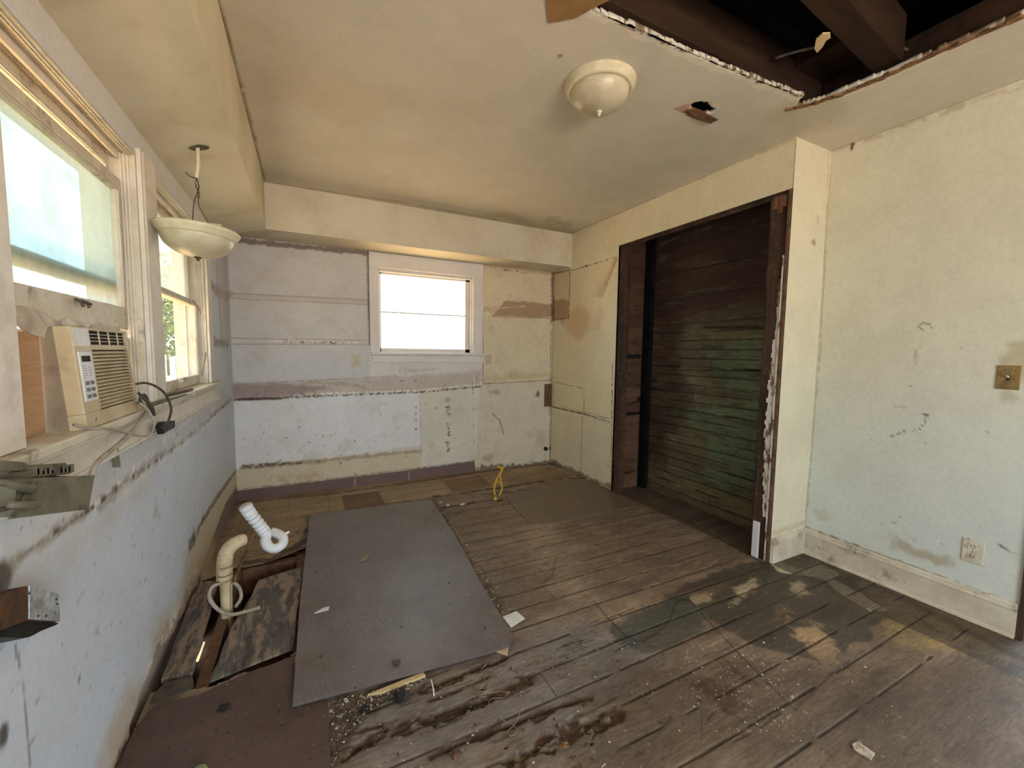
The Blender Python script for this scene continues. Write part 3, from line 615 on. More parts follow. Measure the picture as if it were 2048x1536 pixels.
def paint_floor(U, V):
    p = Paint(U, V, (130, 111, 92), cF); n = len(U)
    k = np.floor((V-1.753)/0.1325+fbm(U, V*0, 1.2, 201)*0.02); rs = np.random.RandomState(3); tone = rs.rand(64)
    # board ends staggered along each plank
    seg = np.floor((U+rs.rand(64)[(k.astype(int)) % 64]*1.7)/1.45); t = tone[((k*7+seg*13).astype(int)) % 64]
    p.col *= (0.86+0.26*t)[:, None]
    p.cloud(2.2, 0.42, 0.66, (168, 146, 120), 0.55, 202); p.cloud(5, 0.48, 0.7, (116, 98, 82), 0.55, 203, 5, 0.4, 1.6)
    p.cloud(30, 0.52, 0.75, (180, 162, 138), 0.35, 204, 4, 0.25, 1.5)
    # greyer, wetter-looking zone in the foreground left, brown on the right
    p.poly([(640, 1370), (1000, 1300), (1180, 1230), (1330, 1300), (1250, 1420), (1100, 1536), (640, 1540)], (128, 122, 118), 0.75, 0.12, 0.12, 6, 205)
    p.poly([(860, 1000), (1010, 990), (1060, 1080), (1100, 1200), (1000, 1240), (940, 1110)], (122, 108, 92), 0.5, 0.05)
    p.poly([(1220, 1250), (1370, 1185), (1420, 1215), (1400, 1265), (1300, 1310), (1240, 1290)], (76, 78, 70), 0.85, 0.02, 0.04, 12, 206)
    p.poly([(1320, 1195), (1480, 1125), (1600, 1120), (1700, 1160), (1790, 1225), (1720, 1290), (1640, 1330), (1540, 1300), (1440, 1260), (1400, 1215)], (76, 70, 60), 0.9, 0.010, 0.05, 10, 207)
    p.poly([(1340, 1190), (1470, 1160), (1420, 1200)], (120, 100, 82), 0.6, 0.02, 0.03)
    for q, ru, rv, c, a, sd in (((1490, 1175), 0.22, 0.05, (186, 168, 138), 0.9, 208), ((1600, 1175), 0.16, 0.05, (176, 158, 128), 0.85, 209), ((1610, 1265), 0.13, 0.10, (182, 152, 116), 0.85, 210),
                                ((1640, 1300), 0.14, 0.06, (170, 142, 110), 0.8, 211), ((1400, 1195), 0.10, 0.04, (176, 152, 122), 0.8, 212), ((1560, 1225), 0.14, 0.04, (134, 112, 88), 0.6, 213)):
        p.blob(q, ru, rv, c, a, 1.0, 16, sd, 0.3)
    p.poly([(1240, 1330), (1500, 1330), (1760, 1330), (2048, 1350), (2048, 1560), (1150, 1560)], (88, 72, 58), 0.7, 0.15, 0.1, 5, 291)  # darker brown painted in to offset the rear lamp on the foreground floor
    # bared pale patches along the right skirting
    p.poly([(1545, 1130), (1607, 1108), (1680, 1145), (1670, 1160), (1720, 1185), (1775, 1222), (1740, 1222), (1690, 1195), (1650, 1160), (1600, 1150), (1560, 1145)], (206, 192, 160), 0.95, 0.006, 0.02, 16, 214)
    p.poly([(1560, 1120), (1600, 1112), (1640, 1130), (1600, 1140)], (92, 74, 52), 0.7, 0.02, 0.02, 16, 215)
    p.poly([(1775, 1222), (1850, 1220), (2048, 1310), (2048, 1330), (1900, 1300), (1800, 1290), (1770, 1250)], (156, 134, 92), 0.8, 0.02, 0.05, 10, 216)
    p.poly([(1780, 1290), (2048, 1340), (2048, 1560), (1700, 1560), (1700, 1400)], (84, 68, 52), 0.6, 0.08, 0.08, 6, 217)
    p.line([(1607, 1112), (1800, 1195), (2048, 1320)], 0.045, (58, 42, 28), 0.85, 0.7, 0.8, 0, 16, 218)
    p.line([(1700, 1150), (1850, 1215), (1960, 1275)], 0.05, (70, 52, 36), 0.6, 0.8, 0.9, 0.4, 14, 219)
    p.line([(1820, 1230), (1950, 1300)], 0.04, (70, 54, 36), 0.7, 0.6, 1.0, 0.5, 18, 220)
    # seams
    for kk in range(-9, 17):
        y = fpy(kk); pts = [(x, y+0.004*math.sin(x*3+kk)) for x in np.linspace(-0.56, 2.95, 12)]
        if y < 0.62: continue
        strong = 0.9 if y < 3.5 else 0
        if not strong: continue
        p.line(pts, 0.007, (50, 38, 28), 0.85, 0.5, 0.4, 0.30 if kk % 2 else 0.40, 6, 221+kk, 0.006, world=True)
        xj = -0.3+((kk*0.77) % 1.4)
        for x in (xj, xj+1.45, xj+2.9):
            if x < 2.4: p.line([(x, y), (x, y+0.1325)], 0.004, (60, 46, 34), 0.7, 0.5, 0.3, world=True)
    # straight cuts in the boards (a patched opening)
    p.line([(1188, 1202), (1220, 1241), (1250, 1270), (1270, 1281), (1287, 1283), (1308, 1272), (1328, 1254), (1340, 1238), (1347, 1215), (1358, 1201), (1374, 1200)], 0.006, (48, 38, 28), 0.9, 0.4, 0.2)
    p.line([(1378, 1200), (1480, 1310), (1590, 1420)], 0.006, (44, 34, 26), 0.9, 0.4, 0.2)
    p.line([(1590, 1420), (1660, 1350), (1700, 1322)], 0.006, (56, 44, 34), 0.8, 0.4, 0.3)
    p.line([(1404, 1420), (1404, 1480)], 0.004, (60, 48, 38), 0.7, 0.4, 0.3)
    p.line([(1112, 1112), (1105, 1150), (1070, 1180)], 0.012, (92, 74, 60), 0.6, 0.6, 0.6)
    p.blob((1445, 1390), 0.09, 0.13, (74, 50, 36), 0.7, 1.0, 20, 222); p.blob((1480, 1350), 0.05, 0.1, (74, 52, 38), 0.6, 1.0, 20, 223)
    p.specks([(1360, 1290), (1600, 1290), (1620, 1440), (1450, 1480), (1380, 1420)], 170, 0.0015, 0.006, (200, 190, 168), 0.8, 224, 2)
    p.specks([(660, 1400), (1300, 1200), (1400, 1400), (1300, 1536), (680, 1536)], 170, 0.0015, 0.006, (186, 174, 152), 0.7, 225, 2)
    p.specks([(900, 1080), (1300, 1040), (1500, 1110), (1300, 1200), (1000, 1230)], 120, 0.0015, 0.006, (176, 160, 136), 0.7, 226, 2)
    p.specks([(660, 1400), (1300, 1200), (1400, 1400), (1300, 1536), (680, 1536)], 120, 0.002, 0.010, (56, 44, 34), 0.75, 227, 2.4)
    p.specks([(1400, 1260), (1980, 1300), (1900, 1536), (1200, 1536)], 160, 0.002, 0.010, (66, 50, 38), 0.6, 228, 3)
    p.specks([(1500, 1450), (1980, 1400), (2000, 1536), (1500, 1536)], 60, 0.0015, 0.006, (176, 160, 130), 0.7, 229, 2)
    # closet floor
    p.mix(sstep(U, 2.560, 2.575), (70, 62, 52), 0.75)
    p.line([(1222, 975), (1380, 1045), (1530, 1128)], 0.02, (52, 42, 32), 0.8, 0.4, 0.3)
    # rubbish strip between the big panel and the boards
    p.line([(862, 1000), (905, 1080), (950, 1150), (1000, 1225)], 0.07, (84, 66, 50), 0.75, 0.7, 0.9, 0, 16, 230)
    p.specks([(870, 1000), (900, 1040), (990, 1150), (1035, 1240), (990, 1230)], 110, 0.002, 0.008, (176, 160, 130), 0.8, 231)
    p.poly([(655, 1400), (860, 1350), (760, 1400), (700, 1460), (676, 1536), (658, 1536)], (74, 54, 40), 0.85, 0.02, 0.05, 12, 232)
    p.specks([(655, 1400), (760, 1370), (740, 1400), (690, 1470), (676, 1536), (658, 1536)], 160, 0.002, 0.008, (176, 150, 124), 0.75, 233)
    # vinyl tiles left along the back wall, and to the left of the panel
    tl = [(470, 1045), (600, 1030), (790, 1003), (868, 990), (1010, 972), (1110, 950), (1180, 958), (1120, 915), (940, 925), (480, 995)]
    p.poly(tl, (164, 142, 110), 0.9, 0.006, 0.02, 14, 234)
    p.poly([(480, 1040), (610, 1030), (612, 1075), (560, 1130), (470, 1140), (395, 1175), (440, 1085)], (158, 134, 102), 0.85, 0.01, 0.03, 12, 235)
    p.poly([(683, 992), (757, 982), (772, 1010), (690, 1022)], (108, 82, 60), 0.85, 0.004); p.poly([(885, 962), (960, 950), (985, 972), (905, 985)], (120, 90, 62), 0.8, 0.004)
    p.poly([(990, 955), (1100, 935), (1175, 955), (1110, 968), (1030, 975)], (132, 104, 72), 0.5, 0.02, 0.03)
    p.poly([(850, 960), (1000, 935), (1040, 945), (900, 975)], (140, 112, 78), 0.4, 0.02, 0.03, 12, 236)
    for x in np.arange(-0.47, 2.5, 0.152):
        p.line([(x, 3.42), (x, 4.09)], 0.004, (104, 78, 54), 0.6, 0.5, 0.3, 0.3, 9, 237, world=True)
    for y in (3.52, 3.672, 3.824, 3.976):
        p.line([(-0.55, y), (2.5, y)], 0.004, (104, 78, 54), 0.6, 0.5, 0.3, 0.3, 9, 238, world=True)
    p.line([(480, 1005), (640, 990), (816, 966), (1000, 938), (1100, 928)], 0.05, (84, 66, 56), 0.6, 0.8, 0.8, 0, 12, 239)
    p.line([(600, 1034), (790, 1007), (868, 994)], 0.012, (70, 56, 44), 0.8, 0.5, 0.5)
    p.cloud(7, 0.55, 0.72, (112, 90, 66), 0.30, 240)
    p.line([(868, 993), (960, 980), (1040, 970), (1110, 958), (1180, 955)], 0.035, (62, 46, 34), 0.9, 0.5, 1.0, 0.42, 16, 241, 0.006)
    p.line([(868, 1016), (905, 1012), (960, 1002), (1000, 1000)], 0.03, (58, 44, 34), 0.9, 0.5, 1.0, 0.35, 16, 242, 0.008)
    p.line([(940, 990), (1020, 985), (1100, 970), (1170, 962)], 0.05, (78, 62, 48), 0.7, 0.6, 1.0, 0.4, 14, 243)
    p.line([(495, 1125), (540, 1120), (600, 1085), (614, 1060)], 0.05, (60, 44, 32), 0.85, 0.6, 1.0, 0.3, 14, 244)
    p.line([(470, 1060), (560, 1090), (600, 1060)], 0.012, (90, 68, 48), 0.8, 0.5, 0.8)
    p.specks([(480, 1040), (610, 1030), (600, 1080), (480, 1120)], 36, 0.003, 0.012, (104, 76, 50), 0.8, 245, 2)
    p.line([(1100, 925), (1160, 950), (1222, 978)], 0.06, (84, 68, 54), 0.85, 0.6, 0.9, 0, 14, 246)
    # rot
    for L, w, dpt in GOUGE:
        p.line(L, w*2.2, (96, 78, 60), 0.55, 0.8, 0.6, 0, 9, 247); p.line(L, w*1.1, (78, 56, 36), 0.95, 0.18, 1.1, 0.36, 16, 248, dpt*0.7)
        p.line(L, w*0.4, (40, 28, 18), 0.9, 0.5, 0.8, 0.4, 14, 249, dpt*0.3); p.line([(x, y+4) for x, y in L], w*0.5, (140, 118, 90), 0.5, 0.6, 1.0, 0.55, 26, 250)
    for s_ in range(26):     # fine splits along the grain
        r_ = random.Random(s_); x = r_.uniform(0.1, 1.3); y = r_.uniform(0.8, 1.55); L = r_.uniform(0.1, 0.35)
        p.line([(x, y), (x+L/2, y+r_.uniform(-0.01, 0.01)), (x+L, y)], 0.005, (58, 46, 36), 0.8, 0.5, 0.9, 0.35, 14, s_, 0.002, world=True)
    p.h = np.maximum(p.h, -0.017)
    return p.col, p.h
def fstep(a, b, near, far):
    v = [a]
    while v[-1] < b: v.append(v[-1]+near+(far-near)*np.clip((v[-1]-0.5)/3.2, 0, 1))
    v[-1] = b; return np.array(v)
xs_ = axis(XL, 2.94, 0.0062); ys_ = np.concatenate([axis(-2.2, 0.45, 0.06)[:-1], fstep(0.45, YB, 0.0042, 0.010)])
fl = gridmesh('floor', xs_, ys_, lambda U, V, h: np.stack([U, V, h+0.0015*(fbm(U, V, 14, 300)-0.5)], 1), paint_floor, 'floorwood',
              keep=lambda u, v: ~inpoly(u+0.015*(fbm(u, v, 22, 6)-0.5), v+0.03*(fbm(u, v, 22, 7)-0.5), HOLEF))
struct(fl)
# floor thickness round the hole, joists beneath, soil
b = MB()
for y in (1.35, 1.75, 2.85, 3.3): b.box(XL-0.05, 2.9, y, y+0.045, -0.20, -0.03)
b.box(-0.42, -0.375, 1.4, 3.3, -0.22, -0.024); b.box(-0.085, -0.04, 1.4, 3.3, -0.22, -0.024)
struct(b.build('floor_joists', 'rustwood'))
b = MB(); b.box(-0.04, 2.95, 1.0, 4.1, -0.03, -0.024); b.box(XL, -0.04, 2.95, 4.1, -0.03, -0.024); b.box(XL, 2.95, -2.2, 1.78, -0.03, -0.024); struct(b.build('floor_base', 'darkwood'))
b = MB(); b.box(-40, 40, -40, 60, -0.7, -0.6); struct(b.build('ground_outside', 'ground'))
b = MB(); b.box(XL-0.15, XL-0.11, -2.2, 2.95, -0.6, -0.1); b.box(XL-0.15, XL-0.11, 3.15, 4.2, -0.6, -0.1); b.box(XL-0.15, XL-0.11, 2.95, 3.15, -0.35, -0.1); b.box(XL-0.11, 3.0, 4.16, 4.2, -0.6, -0.1); b.box(XL-0.11, 3.0, -2.2, -2.16, -0.6, -0.1); b.box(2.96, 3.0, -2.2, 4.2, -0.6, -0.1)
struct(b.build('wall_crawlspace_shade', 'siding'))  # walls added to shade the view through the gap, slot left for a glint
b = MB(); b.box(XL-0.11, 2.96, -2.16, 4.16, -0.6, -0.595); struct(b.build('ground_crawlspace', 'crawl'))

# ---- trims
def baseboard(name, y0=None, y1=None, x0=None, x1=None):
    prof = [(0, 0), (0.016, 0), (0.016, 0.125), (0.020, 0.128), (0.020, 0.136), (0.012, 0.142), (0.012, 0.150), (0.006, 0.158), (0, 0.160)]
    b = MB()
    if x0 is None:
        b.prism([(XR-d, y0, z+0.001) for d, z in prof], (0, y1-y0, 0)); b.prism([(XR-0.016-d, y0, z) for d, z in ((0, 0), (0.014, 0), (0.012, 0.010), (0.004, 0.016), (0, 0.016))], (0, y1-y0, 0))
    else:
        b.prism([(x0, YC-d, z+0.001) for d, z in prof], (x1-x0, 0, 0))
    return struct(b.build(name, 'dirtytrim'))
baseboard('baseboard_side', y0=0.57, y1=YC-0.001); baseboard('baseboard_return', x0=XO+0.004, x1=XR-0.021)

# ================================================================== CLOSET RECESS
def paint_closet(U, V):
    p = Paint(U, V, (74, 54, 42), cK)
    k = np.floor(V/0.0745); rs = np.random.RandomState(9); t = rs.rand(64)[(k.astype(int)+64) % 64]
    p.poly([(1300, 640), (1570, 600), (1570, 1130), (1300, 1010)], (118, 112, 84), 0.75, 0.06, 0.10, 5, 401)
    p.poly([(1395, 700), (1570, 680), (1570, 1000), (1400, 960), (1420, 860), (1340, 820), (1480, 800)], (108, 122, 94), 0.85, 0.03, 0.08, 8, 402)
    p.poly([(1300, 480), (1400, 440), (1360, 700), (1380, 800), (1330, 900), (1300, 980)], (66, 48, 38), 0.8, 0.08, 0.12, 6, 403)
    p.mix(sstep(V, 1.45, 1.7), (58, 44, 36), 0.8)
    p.col *= (0.8+0.3*t)[:, None]
    p.cloud(4, 0.5, 0.75, (82, 60, 44), 0.55, 404, 5, 0.5, 2); p.cloud(20, 0.55, 0.75, (60, 46, 36), 0.5, 405, 4, 0.3, 2)
    p.cloud(14, 0.62, 0.78, (140, 140, 116), 0.2, 406, 4, 0.3, 2)
    for kk in range(1, 35):
        z = kk*0.0745; w = 0.007 if z < 1.45 else 0.005
        if z > 1.5 and kk % 3: continue
        p.line([(YC, z), (2.2, z+0.002), (2.99, z)], w, (26, 20, 15), 0.9, 0.4, 0.5, 0.25 if kk % 2 else 0.36, 5, kk, 0.006, world=True)
        yj = 1.6+((kk*0.61) % 1.3); p.line([(yj, z), (yj, z+0.0745)], 0.003, (30, 24, 18), 0.8, 0.4, 0.3, world=True)
    for q in ((1440, 900), (1455, 905), (1432, 870), (1390, 780)): p.line([q, (q[0]+14, q[1]+6), (q[0]+24, q[1]-8)], 0.006, (40, 46, 34), 0.8, 0.5, 0.8)
    p.line([(1410, 655), (1545, 655)], 0.02, (34, 28, 20), 0.8, 0.4, 0.3); p.line([(1345, 740), (1530, 742)], 0.010, (30, 24, 18), 0.9, 0.4, 0.3)
    return p.col, p.h
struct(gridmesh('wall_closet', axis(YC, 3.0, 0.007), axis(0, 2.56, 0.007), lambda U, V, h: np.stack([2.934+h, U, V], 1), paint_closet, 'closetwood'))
cN = lambda x, y: (lambda p: (p.x, p.z))(hit(x, y, 1, YO-0.005))
def paint_cside(U, V):
    p = Paint(U, V, (104, 74, 54), cN)
    t = np.random.RandomState(4).rand(64)[np.floor(V/0.14).astype(int) % 64]; p.col *= (0.7+0.5*t)[:, None]
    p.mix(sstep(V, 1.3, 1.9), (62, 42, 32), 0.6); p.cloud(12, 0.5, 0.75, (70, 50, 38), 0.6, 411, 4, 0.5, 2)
    for kk in range(1, 18): p.line([(2.55, kk*0.14), (2.95, kk*0.14+0.004)], 0.005, (28, 20, 15), 0.9, 0.4, 0.4, 0.25, 9, kk, 0.004, world=True)
    for a, b, w in (((1254, 713), (1278, 713), 0.045), ((1250, 828), (1286, 826), 0.028), ((1248, 812), (1284, 800), 0.010), ((1240, 947), (1268, 943), 0.014), ((1278, 798), (1288, 800), 0.05), ((1250, 622), (1290, 618), 0.006)):
        p.line([a, b], w, (18, 14, 11), 0.97, 0.15, 0.2)
    return p.col, p.h
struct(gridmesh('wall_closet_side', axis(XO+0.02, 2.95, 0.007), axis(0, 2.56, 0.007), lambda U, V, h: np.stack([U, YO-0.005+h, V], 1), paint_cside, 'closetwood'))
b = MB(); b.box(XO+0.02, 2.95, 1.5, 3.0, ZO+0.12, ZO+0.16); b.box(XO+0.02, XO+0.06, 1.5, 2.99, ZO+0.01, ZO+0.14); struct(b.build('closet_header', 'darkwood'))
# exposed framing of the opening
b = MB(); b.box(XO+0.012, XO+0.06, YO-0.10, YO-0.006, 0.001, ZO); tag(b.build('wall_stud', 'darkwood', bevel=0.003), 'dark brown bare stud on the far side of the stripped opening', 'stud')
b = MB(); b.box(2.885, 2.93, YO-0.10, YO-0.008, 0.001, ZO+0.1); tag(b.build('wall_stud', 'attic', bevel=0.003), 'nearly black post in the deep inner corner of the recess', 'stud')
rt = thing('wall_stud', 'splintered stud with peeling white paint at the near edge of the opening', 'stud', (XO+0.03, 1.55, 0))
b = MB(); b.box(XO+0.012, XO+0.07, 1.515, 1.625, 0.001, ZO-0.002); b.build('post', 'darkwood', rt, bevel=0.003)
b = MB(); rr = random.Random(5)
z = 0.25
prev = 0.0
for i in range(60):        # jagged strip of paint left on the stud face
    z2 = z+0.028; w = 0.012+0.032*math.exp(-((z-0.85)/0.5)**2)+rr.uniform(-0.006, 0.008)
    if z > 0.25 and z < 1.75: b.box(XO+0.006, XO+0.0125, 1.528, 1.528+max(0.006, w), z, z2+0.001)
    z = z2
b.build('paint_strip', 'peel', rt)['label'] = 'peeling white paint left on the bare stud'
b = MB(); zz = 0.02; pts = [Vector((XO+0.004, 1.600, 0.02))]
while zz < ZO-0.05:
    pts.append(Vector((XO+0.004, 1.616+rr.uniform(-0.012, 0.010), zz))); zz += rr.uniform(0.006, 0.03)
pts.append(Vector((XO+0.004, 1.600, zz))); b.prism(pts, (0.008, 0, 0)); b.build('lath_edge', 'darkwood', rt)
b = MB(); b.box(XO-0.004, XO+0.010, 1.494, 1.514, 0.001, ZO); tag(b.build('corner_strip', 'rustwood', bevel=0.003), 'thin rust brown strip on the near corner of the opening', 'strip')
b = MB(); b.box(XO-0.002, XO+0.010, 1.516, 1.527, 0.001, 1.9); tag(b.build('paint_bead', 'peel', bevel=0.002), 'narrow flaking white bead beside the rust brown corner strip', 'strip')
b = MB()
y = 1.52
while y < YO-0.01:
    L = rr.uniform(0.03, 0.12); b.box(XO+0.002, XO+0.014, y, min(y+L, YO-0.006), ZO-rr.uniform(0.008, 0.02), ZO-0.0005); y += L
b.box(XO+0.014, XO+0.03, 1.63, YO-0.10, ZO-0.03, ZO-0.0005); tag(b.build('header_lath', 'darkwood'), 'ragged dark lath edge along the top of the opening', 'lath')
b = MB(); b.box(XO+0.006, XO+0.011, 1.526, 1.60, ZO-0.09, ZO-0.022); b.box(XO+0.006, XO+0.0112, 1.55, 1.58, ZO-0.12, ZO-0.088)
tag(b.build('plaster_remnant', 'splinter'), 'small torn brown plaster patch in the top near corner of the opening', 'plaster')
b = MB(); q = [hit(*c, 0, XO-0.012) for c in ((1506, 1044), (1521, 1046), (1519, 1118), (1504, 1113))]
zt = 0.235; b.box(XO-0.012, XO+0.003, 1.562, 1.602, 0.001, zt); tag(b.build('trim_offcut', 'cpanel', bevel=0.002), 'short white trim offcut standing on the floor against the opening', 'trim')

# ================================================================== WINDOWS ON THE LEFT
def sash(par, y0, y1, z0, z1, xf, xb, bot, top, st, glass, gmat='dustglass'):
    s = MB(); s.box(xb, xf, y0, y0+st, z0, z1); s.box(xb, xf, y1-st, y1, z0, z1); s.box(xb, xf, y0+st, y1-st, z0, z0+bot); s.box(xb, xf, y0+st, y1-st, z1-top, z1)
    o = s.build('sash', 'dirtytrim', par, bevel=0.003)
    g = MB(); g.box(xb+0.008, xb+0.012, y0+st-0.002, y1-st+0.002, z0+bot-0.002, z1-top+0.002)
    if glass: g.build('glass', gmat, o)
    m = MB()
    for e in (0.004, 0.011):     # fine putty mouldings round the glass
        m.box(xf-0.0005, xf+0.003, y0+st-e-0.003, y0+st-e, z0+bot, z1-top); m.box(xf-0.0005, xf+0.003, y1-st+e, y1-st+e+0.003, z0+bot, z1-top)
        m.box(xf-0.0005, xf+0.003, y0+st, y1-st, z1-top+e, z1-top+e+0.003)
    m.build('glazing_bead', 'trim', o)
    return o
def side_window(name, y0, y1):
    w = sempty(name, (XL-0.05, (y0+y1)/2, ZSILL))
    b = MB()
    for a, c in ((y0-0.014, y0+0.002), (y1-0.002, y1+0.014)): b.box(XL-0.16, XL-0.001, a, c, ZSILL, ZHEAD)
    b.box(XL-0.16, XL-0.001, y0-0.014, y1+0.014, ZHEAD-0.006, ZHEAD+0.012)
    b.build('jamb', 'dirtytrim', w, bevel=0.002)
    b = MB()
    for yy, s in ((y0+0.002, 1), (y1-0.002, -1)):
        for xa in (XL-0.040, XL-0.030, XL-0.020): b.box(xa-0.004, xa, min(yy, yy+s*0.006), max(yy, yy+s*0.006), ZSILL, ZHEAD-0.006)
        b.box(XL-0.108, XL-0.100, min(yy, yy+s*0.012), max(yy, yy+s*0.012), ZSILL, ZHEAD-0.006)
    for xa in (XL-0.012, XL-0.020): b.box(xa-0.003, xa, y0, y1, ZHEAD-0.011, ZHEAD-0.005)
    b.box(XL-0.052, XL-0.044, y0, y1, ZHEAD-0.03, ZHEAD-0.005)
    b.build('stop_bead', 'trim', w)
    return w
w1 = side_window('window_1', *W1); w2 = side_window('window_2', *W2)
sash(w1, W1[0]+0.012, W1[1]-0.014, 1.365, 1.915, -0.600, -0.626, 0.082, 0.05, 0.042, True)
sash(w1, W1[0]+0.004, W1[1]-0.004, 1.50, 2.005, -0.632, -0.656, 0.045, 0.05, 0.042, True, 'clearglass')
sash(w2, W2[0]+0.012, W2[1]-0.014, 1.082, 1.585, -0.600, -0.626, 0.055, 0.032, 0.042, True, 'clearglass')
sash(w2, W2[0]+0.004, W2[1]-0.004, 1.555, 2.005, -0.632, -0.656, 0.035, 0.05, 0.042, True)
def lift(par, px, py, dark):
    p = hit(px, py, 0, -0.598); b = MB()
    b.tube([(p.x+0.016, p.y-0.03, p.z), (p.x+0.016, p.y-0.012, p.z+0.003), (p.x+0.016, p.y+0.03, p.z)], [0.004, 0.006, 0.0045], 8)
    for dy in (-0.02, 0.018): b.tube([(p.x, p.y+dy, p.z+0.010), (p.x+0.014, p.y+dy, p.z+0.004), (p.x+0.017, p.y+dy, p.z-0.012)], 0.004, 8)
    b.build('sash_lift', 'cabledark' if dark else 'trim', par)
lift(w1, 157, 606, True); lift(w2, 355, 759, False)
# casings, sill and apron
for nm, a, c in (('trim_1', 1.00, W1[0]-0.002), ('trim_2', W1[1]+0.004, W2[0]-0.004), ('trim_3', W2[1]+0.004, 3.285)):
    b = MB(); b.box(XL-0.001, XL+0.014, a, c, ZSILL+0.001, ZHEAD+0.025 if nm != 'trim_1' else ZHEAD+0.02)
    if nm == 'trim_2':
        for yy in (a+0.012, a+0.024): b.box(XL+0.013, XL+0.017, yy, yy+0.005, ZSILL+0.001, ZHEAD+0.02)
    struct(b.build(nm, 'trim', bevel=0.003))
b = MB(); b.box(XL-0.16, XL+0.042, 1.0, 3.37, ZSILL-0.026, ZSILL); b.box(XL-0.002, XL+0.030, 1.02, 3.35, ZSILL-0.042, ZSILL-0.026)
struct(b.build('trim_4', 'dirtytrim', bevel=0.006))
b = MB(); b.box(XL-0.002, XL+0.018, 1.02, 3.33, ZSILL-0.11, ZSILL-0.042); b.box(XL-0.002, XL+0.024, 1.02, 3.33, ZSILL-0.118, ZSILL-0.108)
struct(b.build('trim_5', 'trim', bevel=0.003))
# ================================================================== BACK WINDOW
w3 = sempty('window_3', ((BWX[0]+BWX[1])/2, YB+0.05, BWZ[0]))
x0, x1 = BWX; z0, z1 = BWZ
b = MB(); b.box(0.540, x0, YB-0.016, YB+0.001, 1.285, z1); b.box(x1, 1.688, YB-0.016, YB+0.001, 1.285, z1); b.box(0.540, 1.688, YB-0.016, YB+0.001, z1, ZS-0.002)
b.build('casing', 'cleantrim', w3, bevel=0.002)
b = MB(); b.box(0.545, 1.73, YB-0.045, YB+0.12, 1.257, 1.284); b.build('sill', 'cleantrim', w3, bevel=0.005)
b = MB(); b.box(0.555, 1.70, YB-0.018, YB+0.001, 1.186, 1.256); b.build('apron', 'cleantrim', w3, bevel=0.004)
b = MB(); b.box(x0-0.012, x0+0.006, YB, YB+0.14, z0, z1); b.box(x1-0.006, x1+0.012, YB, YB+0.14, z0, z1); b.box(x0, x1, YB, YB+0.14, z1-0.006, z1+0.012); b.box(x0+0.006, x0+0.016, YB+0.02, YB+0.05, z0, z1); b.box(x1-0.016, x1-0.006, YB+0.02, YB+0.05, z0, z1); b.box(x0, x1, YB+0.02, YB+0.05, z1-0.03, z1-0.006)
b.build('jamb', 'cleantrim', w3, bevel=0.002)
b = MB(); gy = YB+0.075; s = 0.03
b.box(x0+0.006, x0+0.006+s, gy, gy+0.025, z0, z1-0.006); b.box(x1-0.006-s*1.7, x1-0.006, gy, gy+0.025, z0, z1-0.006); b.box(x0+0.006, x1-0.006, gy, gy+0.025, z0, z0+0.038); b.box(x0+0.006, x1-0.006, gy, gy+0.025, z1-0.045, z1-0.006)
b.box(x0+0.03, x1-0.05, gy, gy+0.02, 1.668, 1.680)
o = b.build('sash', 'cleantrim', w3, bevel=0.002)
g = MB(); g.box(x0+0.03, x1-0.05, gy+0.010, gy+0.013, z0+0.036, z1-0.043); g.build('glass', 'clearglass', o)
# outside wall skin around the back window
b = MB(); b.box(XL-0.16, x0-0.012, YB+0.02, YB+0.15, -0.1, 2.4); b.box(x1+0.012, 3.1, YB+0.02, YB+0.15, -0.1, 2.4); b.box(x0-0.012, x1+0.012, YB+0.02, YB+0.15, -0.1, z0-0.03); b.box(x0-0.012, x1+0.012, YB+0.02, YB+0.15, z1+0.012, 2.4)
struct(b.build('wall_outside_back', 'siding'))
b = MB(); b.box(3.0, 3.05, 0.9, 4.2, -0.1, 2.6); b.box(3.0, 3.05, -2.5, -0.8, -0.1, 2.6); struct(b.build('wall_outside_right', 'siding'))

# ================================================================== OUTDOORS SEEN THROUGH THE WINDOWS
rs = random.Random(11)
tr = thing('tree', 'sunlit yellow green tree seen through the far left window', 'tree', (-2.75, 11.2, -0.6))
b = MB(); b.tube(smoothpath([(-2.75, 11.2, -0.6), (-2.7, 11.2, 0.6), (-2.8, 11.25, 1.6), (-2.75, 11.2, 2.4)], 4), [0.09]*9+[0.07]*3+[0.03], 8); b.build('trunk', 'bark', tr)
b = MB()
for i in range(3800):
    d = Vector((rs.gauss(0, 1), rs.gauss(0, 1), rs.gauss(0, 1))).normalized()*(rs.random()**0.4)
    c = Vector((-2.85, 11.2, 1.9))+Vector((d.x*0.95, d.y*0.9, d.z*1.45)); u = Vector((rs.gauss(0, 1), rs.gauss(0, 1), rs.gauss(0, 1))).normalized(); v = u.orthogonal().normalized()
    vs_ = [b.bm.verts.new(c+u*0.07), b.bm.verts.new(c+v*0.03), b.bm.verts.new(c-u*0.07), b.bm.verts.new(c-v*0.03)]; b.bm.faces.new(vs_)
b.build('foliage', 'leaf', tr)
fe = thing('picket_fence', 'white picket fence in front of the tree outside', 'fence', (-3.0, 9.6, -0.6))
b = MB()
for i in range(30): b.box(-4.6+i*0.13, -4.52+i*0.13, 9.58, 9.60, -0.58, 1.13+0.02*(i % 3))
b.build('pickets', 'fence', fe)
b = MB(); b.box(-4.7, -0.7, 9.60, 9.64, 0.7, 0.78); b.box(-4.7, -0.7, 9.60, 9.64, -0.2, -0.12); b.build('rail', 'fence', fe)
b = MB()
